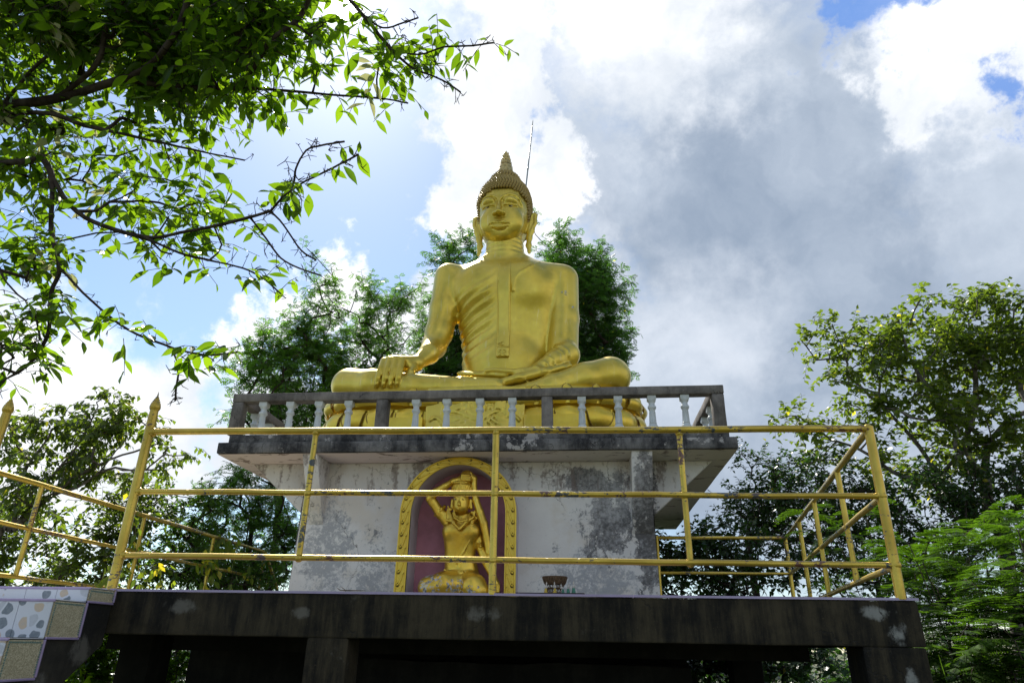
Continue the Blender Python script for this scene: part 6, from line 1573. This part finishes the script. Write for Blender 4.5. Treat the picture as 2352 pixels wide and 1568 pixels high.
# crown volumes in the same drawing units
def bl(x, y, D, rx, ry): c = Zs6(x, y, D); k = D*.586/1650; return (c, (rx*k, (rx+ry)/2*k, ry*k))
blobs = [bl(120, 120, 3.6, 230, 170), bl(380, 60, 3.5, 220, 120), bl(640, 120, 3.4, 200, 170), bl(900, 150, 3.1, 180, 170), bl(1080, 200, 3.0, 170, 150), bl(1250, 200, 2.9, 100, 120), bl(1500, 230, 2.75, 130, 100), bl(1680, 240, 2.6, 80, 60), bl(1150, 60, 3.0, 150, 100), bl(1350, 320, 2.9, 130, 50), bl(1000, 80, 3.1, 150, 110),
         bl(700, 350, 3.3, 200, 90), bl(980, 360, 3.1, 110, 80), bl(150, 520, 3.5, 200, 130), bl(430, 480, 3.4, 180, 90), bl(680, 520, 3.2, 160, 80), bl(860, 590, 3.1, 90, 50), bl(330, 700, 3.3, 200, 110), bl(620, 740, 3.1, 190, 110), bl(820, 770, 2.9, 100, 70),
         bl(430, 860, 3.1, 200, 90), bl(700, 930, 2.9, 160, 70), bl(860, 1010, 2.8, 90, 60), bl(100, 1000, 3.1, 130, 90), bl(350, 1040, 2.9, 160, 80), bl(120, 1230, 2.9, 150, 130), bl(330, 1240, 2.8, 120, 70), bl(60, 1400, 2.9, 100, 80), bl(560, 1330, 2.7, 90, 50), bl(0, 780, 3.4, 100, 120)]
Tg = blob_points(r, blobs+blobs[:4]+blobs[10:13], 330, .35)
s.grow(Tg, .03, .16, .11)
tips = list(s.tips)
# extra points along the free-standing twigs
def along(key, k0, step=1): return Bm[key][k0::step]
w1, l1 = foliage(s, tips[::2], 5, .18, 5, .050, .5, T_BROAD, 1.0, None, .2, jit=.35)
w1b, l1b = foliage(s, tips[1::2], 4, .17, 4, .076, .55, T_BROAD, .95, None, .15, jit=.3)
sp_t = along('E1', 2, 3)[:3]+along('D2', 4, 3)+along('F', 10, 3)+along('A2', 6, 3)+along('E5', 6, 4)+along('E0', 10, 5)+along('D', 4, 3)+along('F2', 2, 4)
w2, l2 = foliage(s, sp_t, 2, .11, 4, .062, .6, T_BROAD, .9, None, .1, jit=.3)
# a few larger leaves placed on the nearest twigs
e2 = Bm['E2']; P = []; D = []
for (x, y, dx, dy) in ((1330, 645, -10, 55), (1300, 655, 20, 55), (1255, 680, -35, 10), (1300, 640, -20, -35), (1345, 650, 55, 60), (1400, 605, 45, 80), (1385, 612, -15, -35), (1340, 575, 12, 60), (1405, 600, 5, -40), (1310, 665, 45, 30), (1200, 720, 60, 25), (1210, 760, 0, 80), (1120, 790, 10, 70), (1130, 740, -70, -15), (1060, 790, -40, 20)):
    a = Zs6(x, y, 2.15); b = Zs6(x+dx, y+dy, 2.15); P.append(a); D.append(b-a)
P = np.array(P); D = np.array(D); U = -np.tile(direction(700, 400), (len(P), 1))+r.normal(0, .35, P.shape); Sz = np.linalg.norm(D, axis=1)*1.05
l3 = leaves_mesh(T_BROAD, P, D, U, Sz, np.minimum(Sz, .11))
# short spiky spurs on all the bare wood
A_ = np.array([s.P[i] for i in main_ids+tips]); src = A_; A_ = A_+r.normal(0, .018, A_.shape)
w3 = (src, src+(A_-src)*1.0); w4 = (A_, A_+r.normal(0, .010, A_.shape))
w5 = (np.repeat(A_, 2, 0)[::1], np.repeat(A_, 2, 0)+r.normal(0, .012, (len(A_)*2, 3)))
sel = r.rand(400) < .06; pal = [t for t, q_ in zip(tips, sel) if q_]
w6, l6 = foliage(s, pal, 2, .14, 5, .07, .3, T_BROAD, .9, None, .2)
finish('overhanging_tree', 'near tree whose dark twiggy branches and backlit green leaves hang in at upper left', 'tree', (-4.9, 2.2, 0), s, [w1, w1b, w2, w3, w4, w5, w6], [[l1, l1b, l2, l3], [l6]], M['bark_dark'], [M['leaf_near'], M['leaf_pale']], .0032, .0016, .06, .42, None, 6)
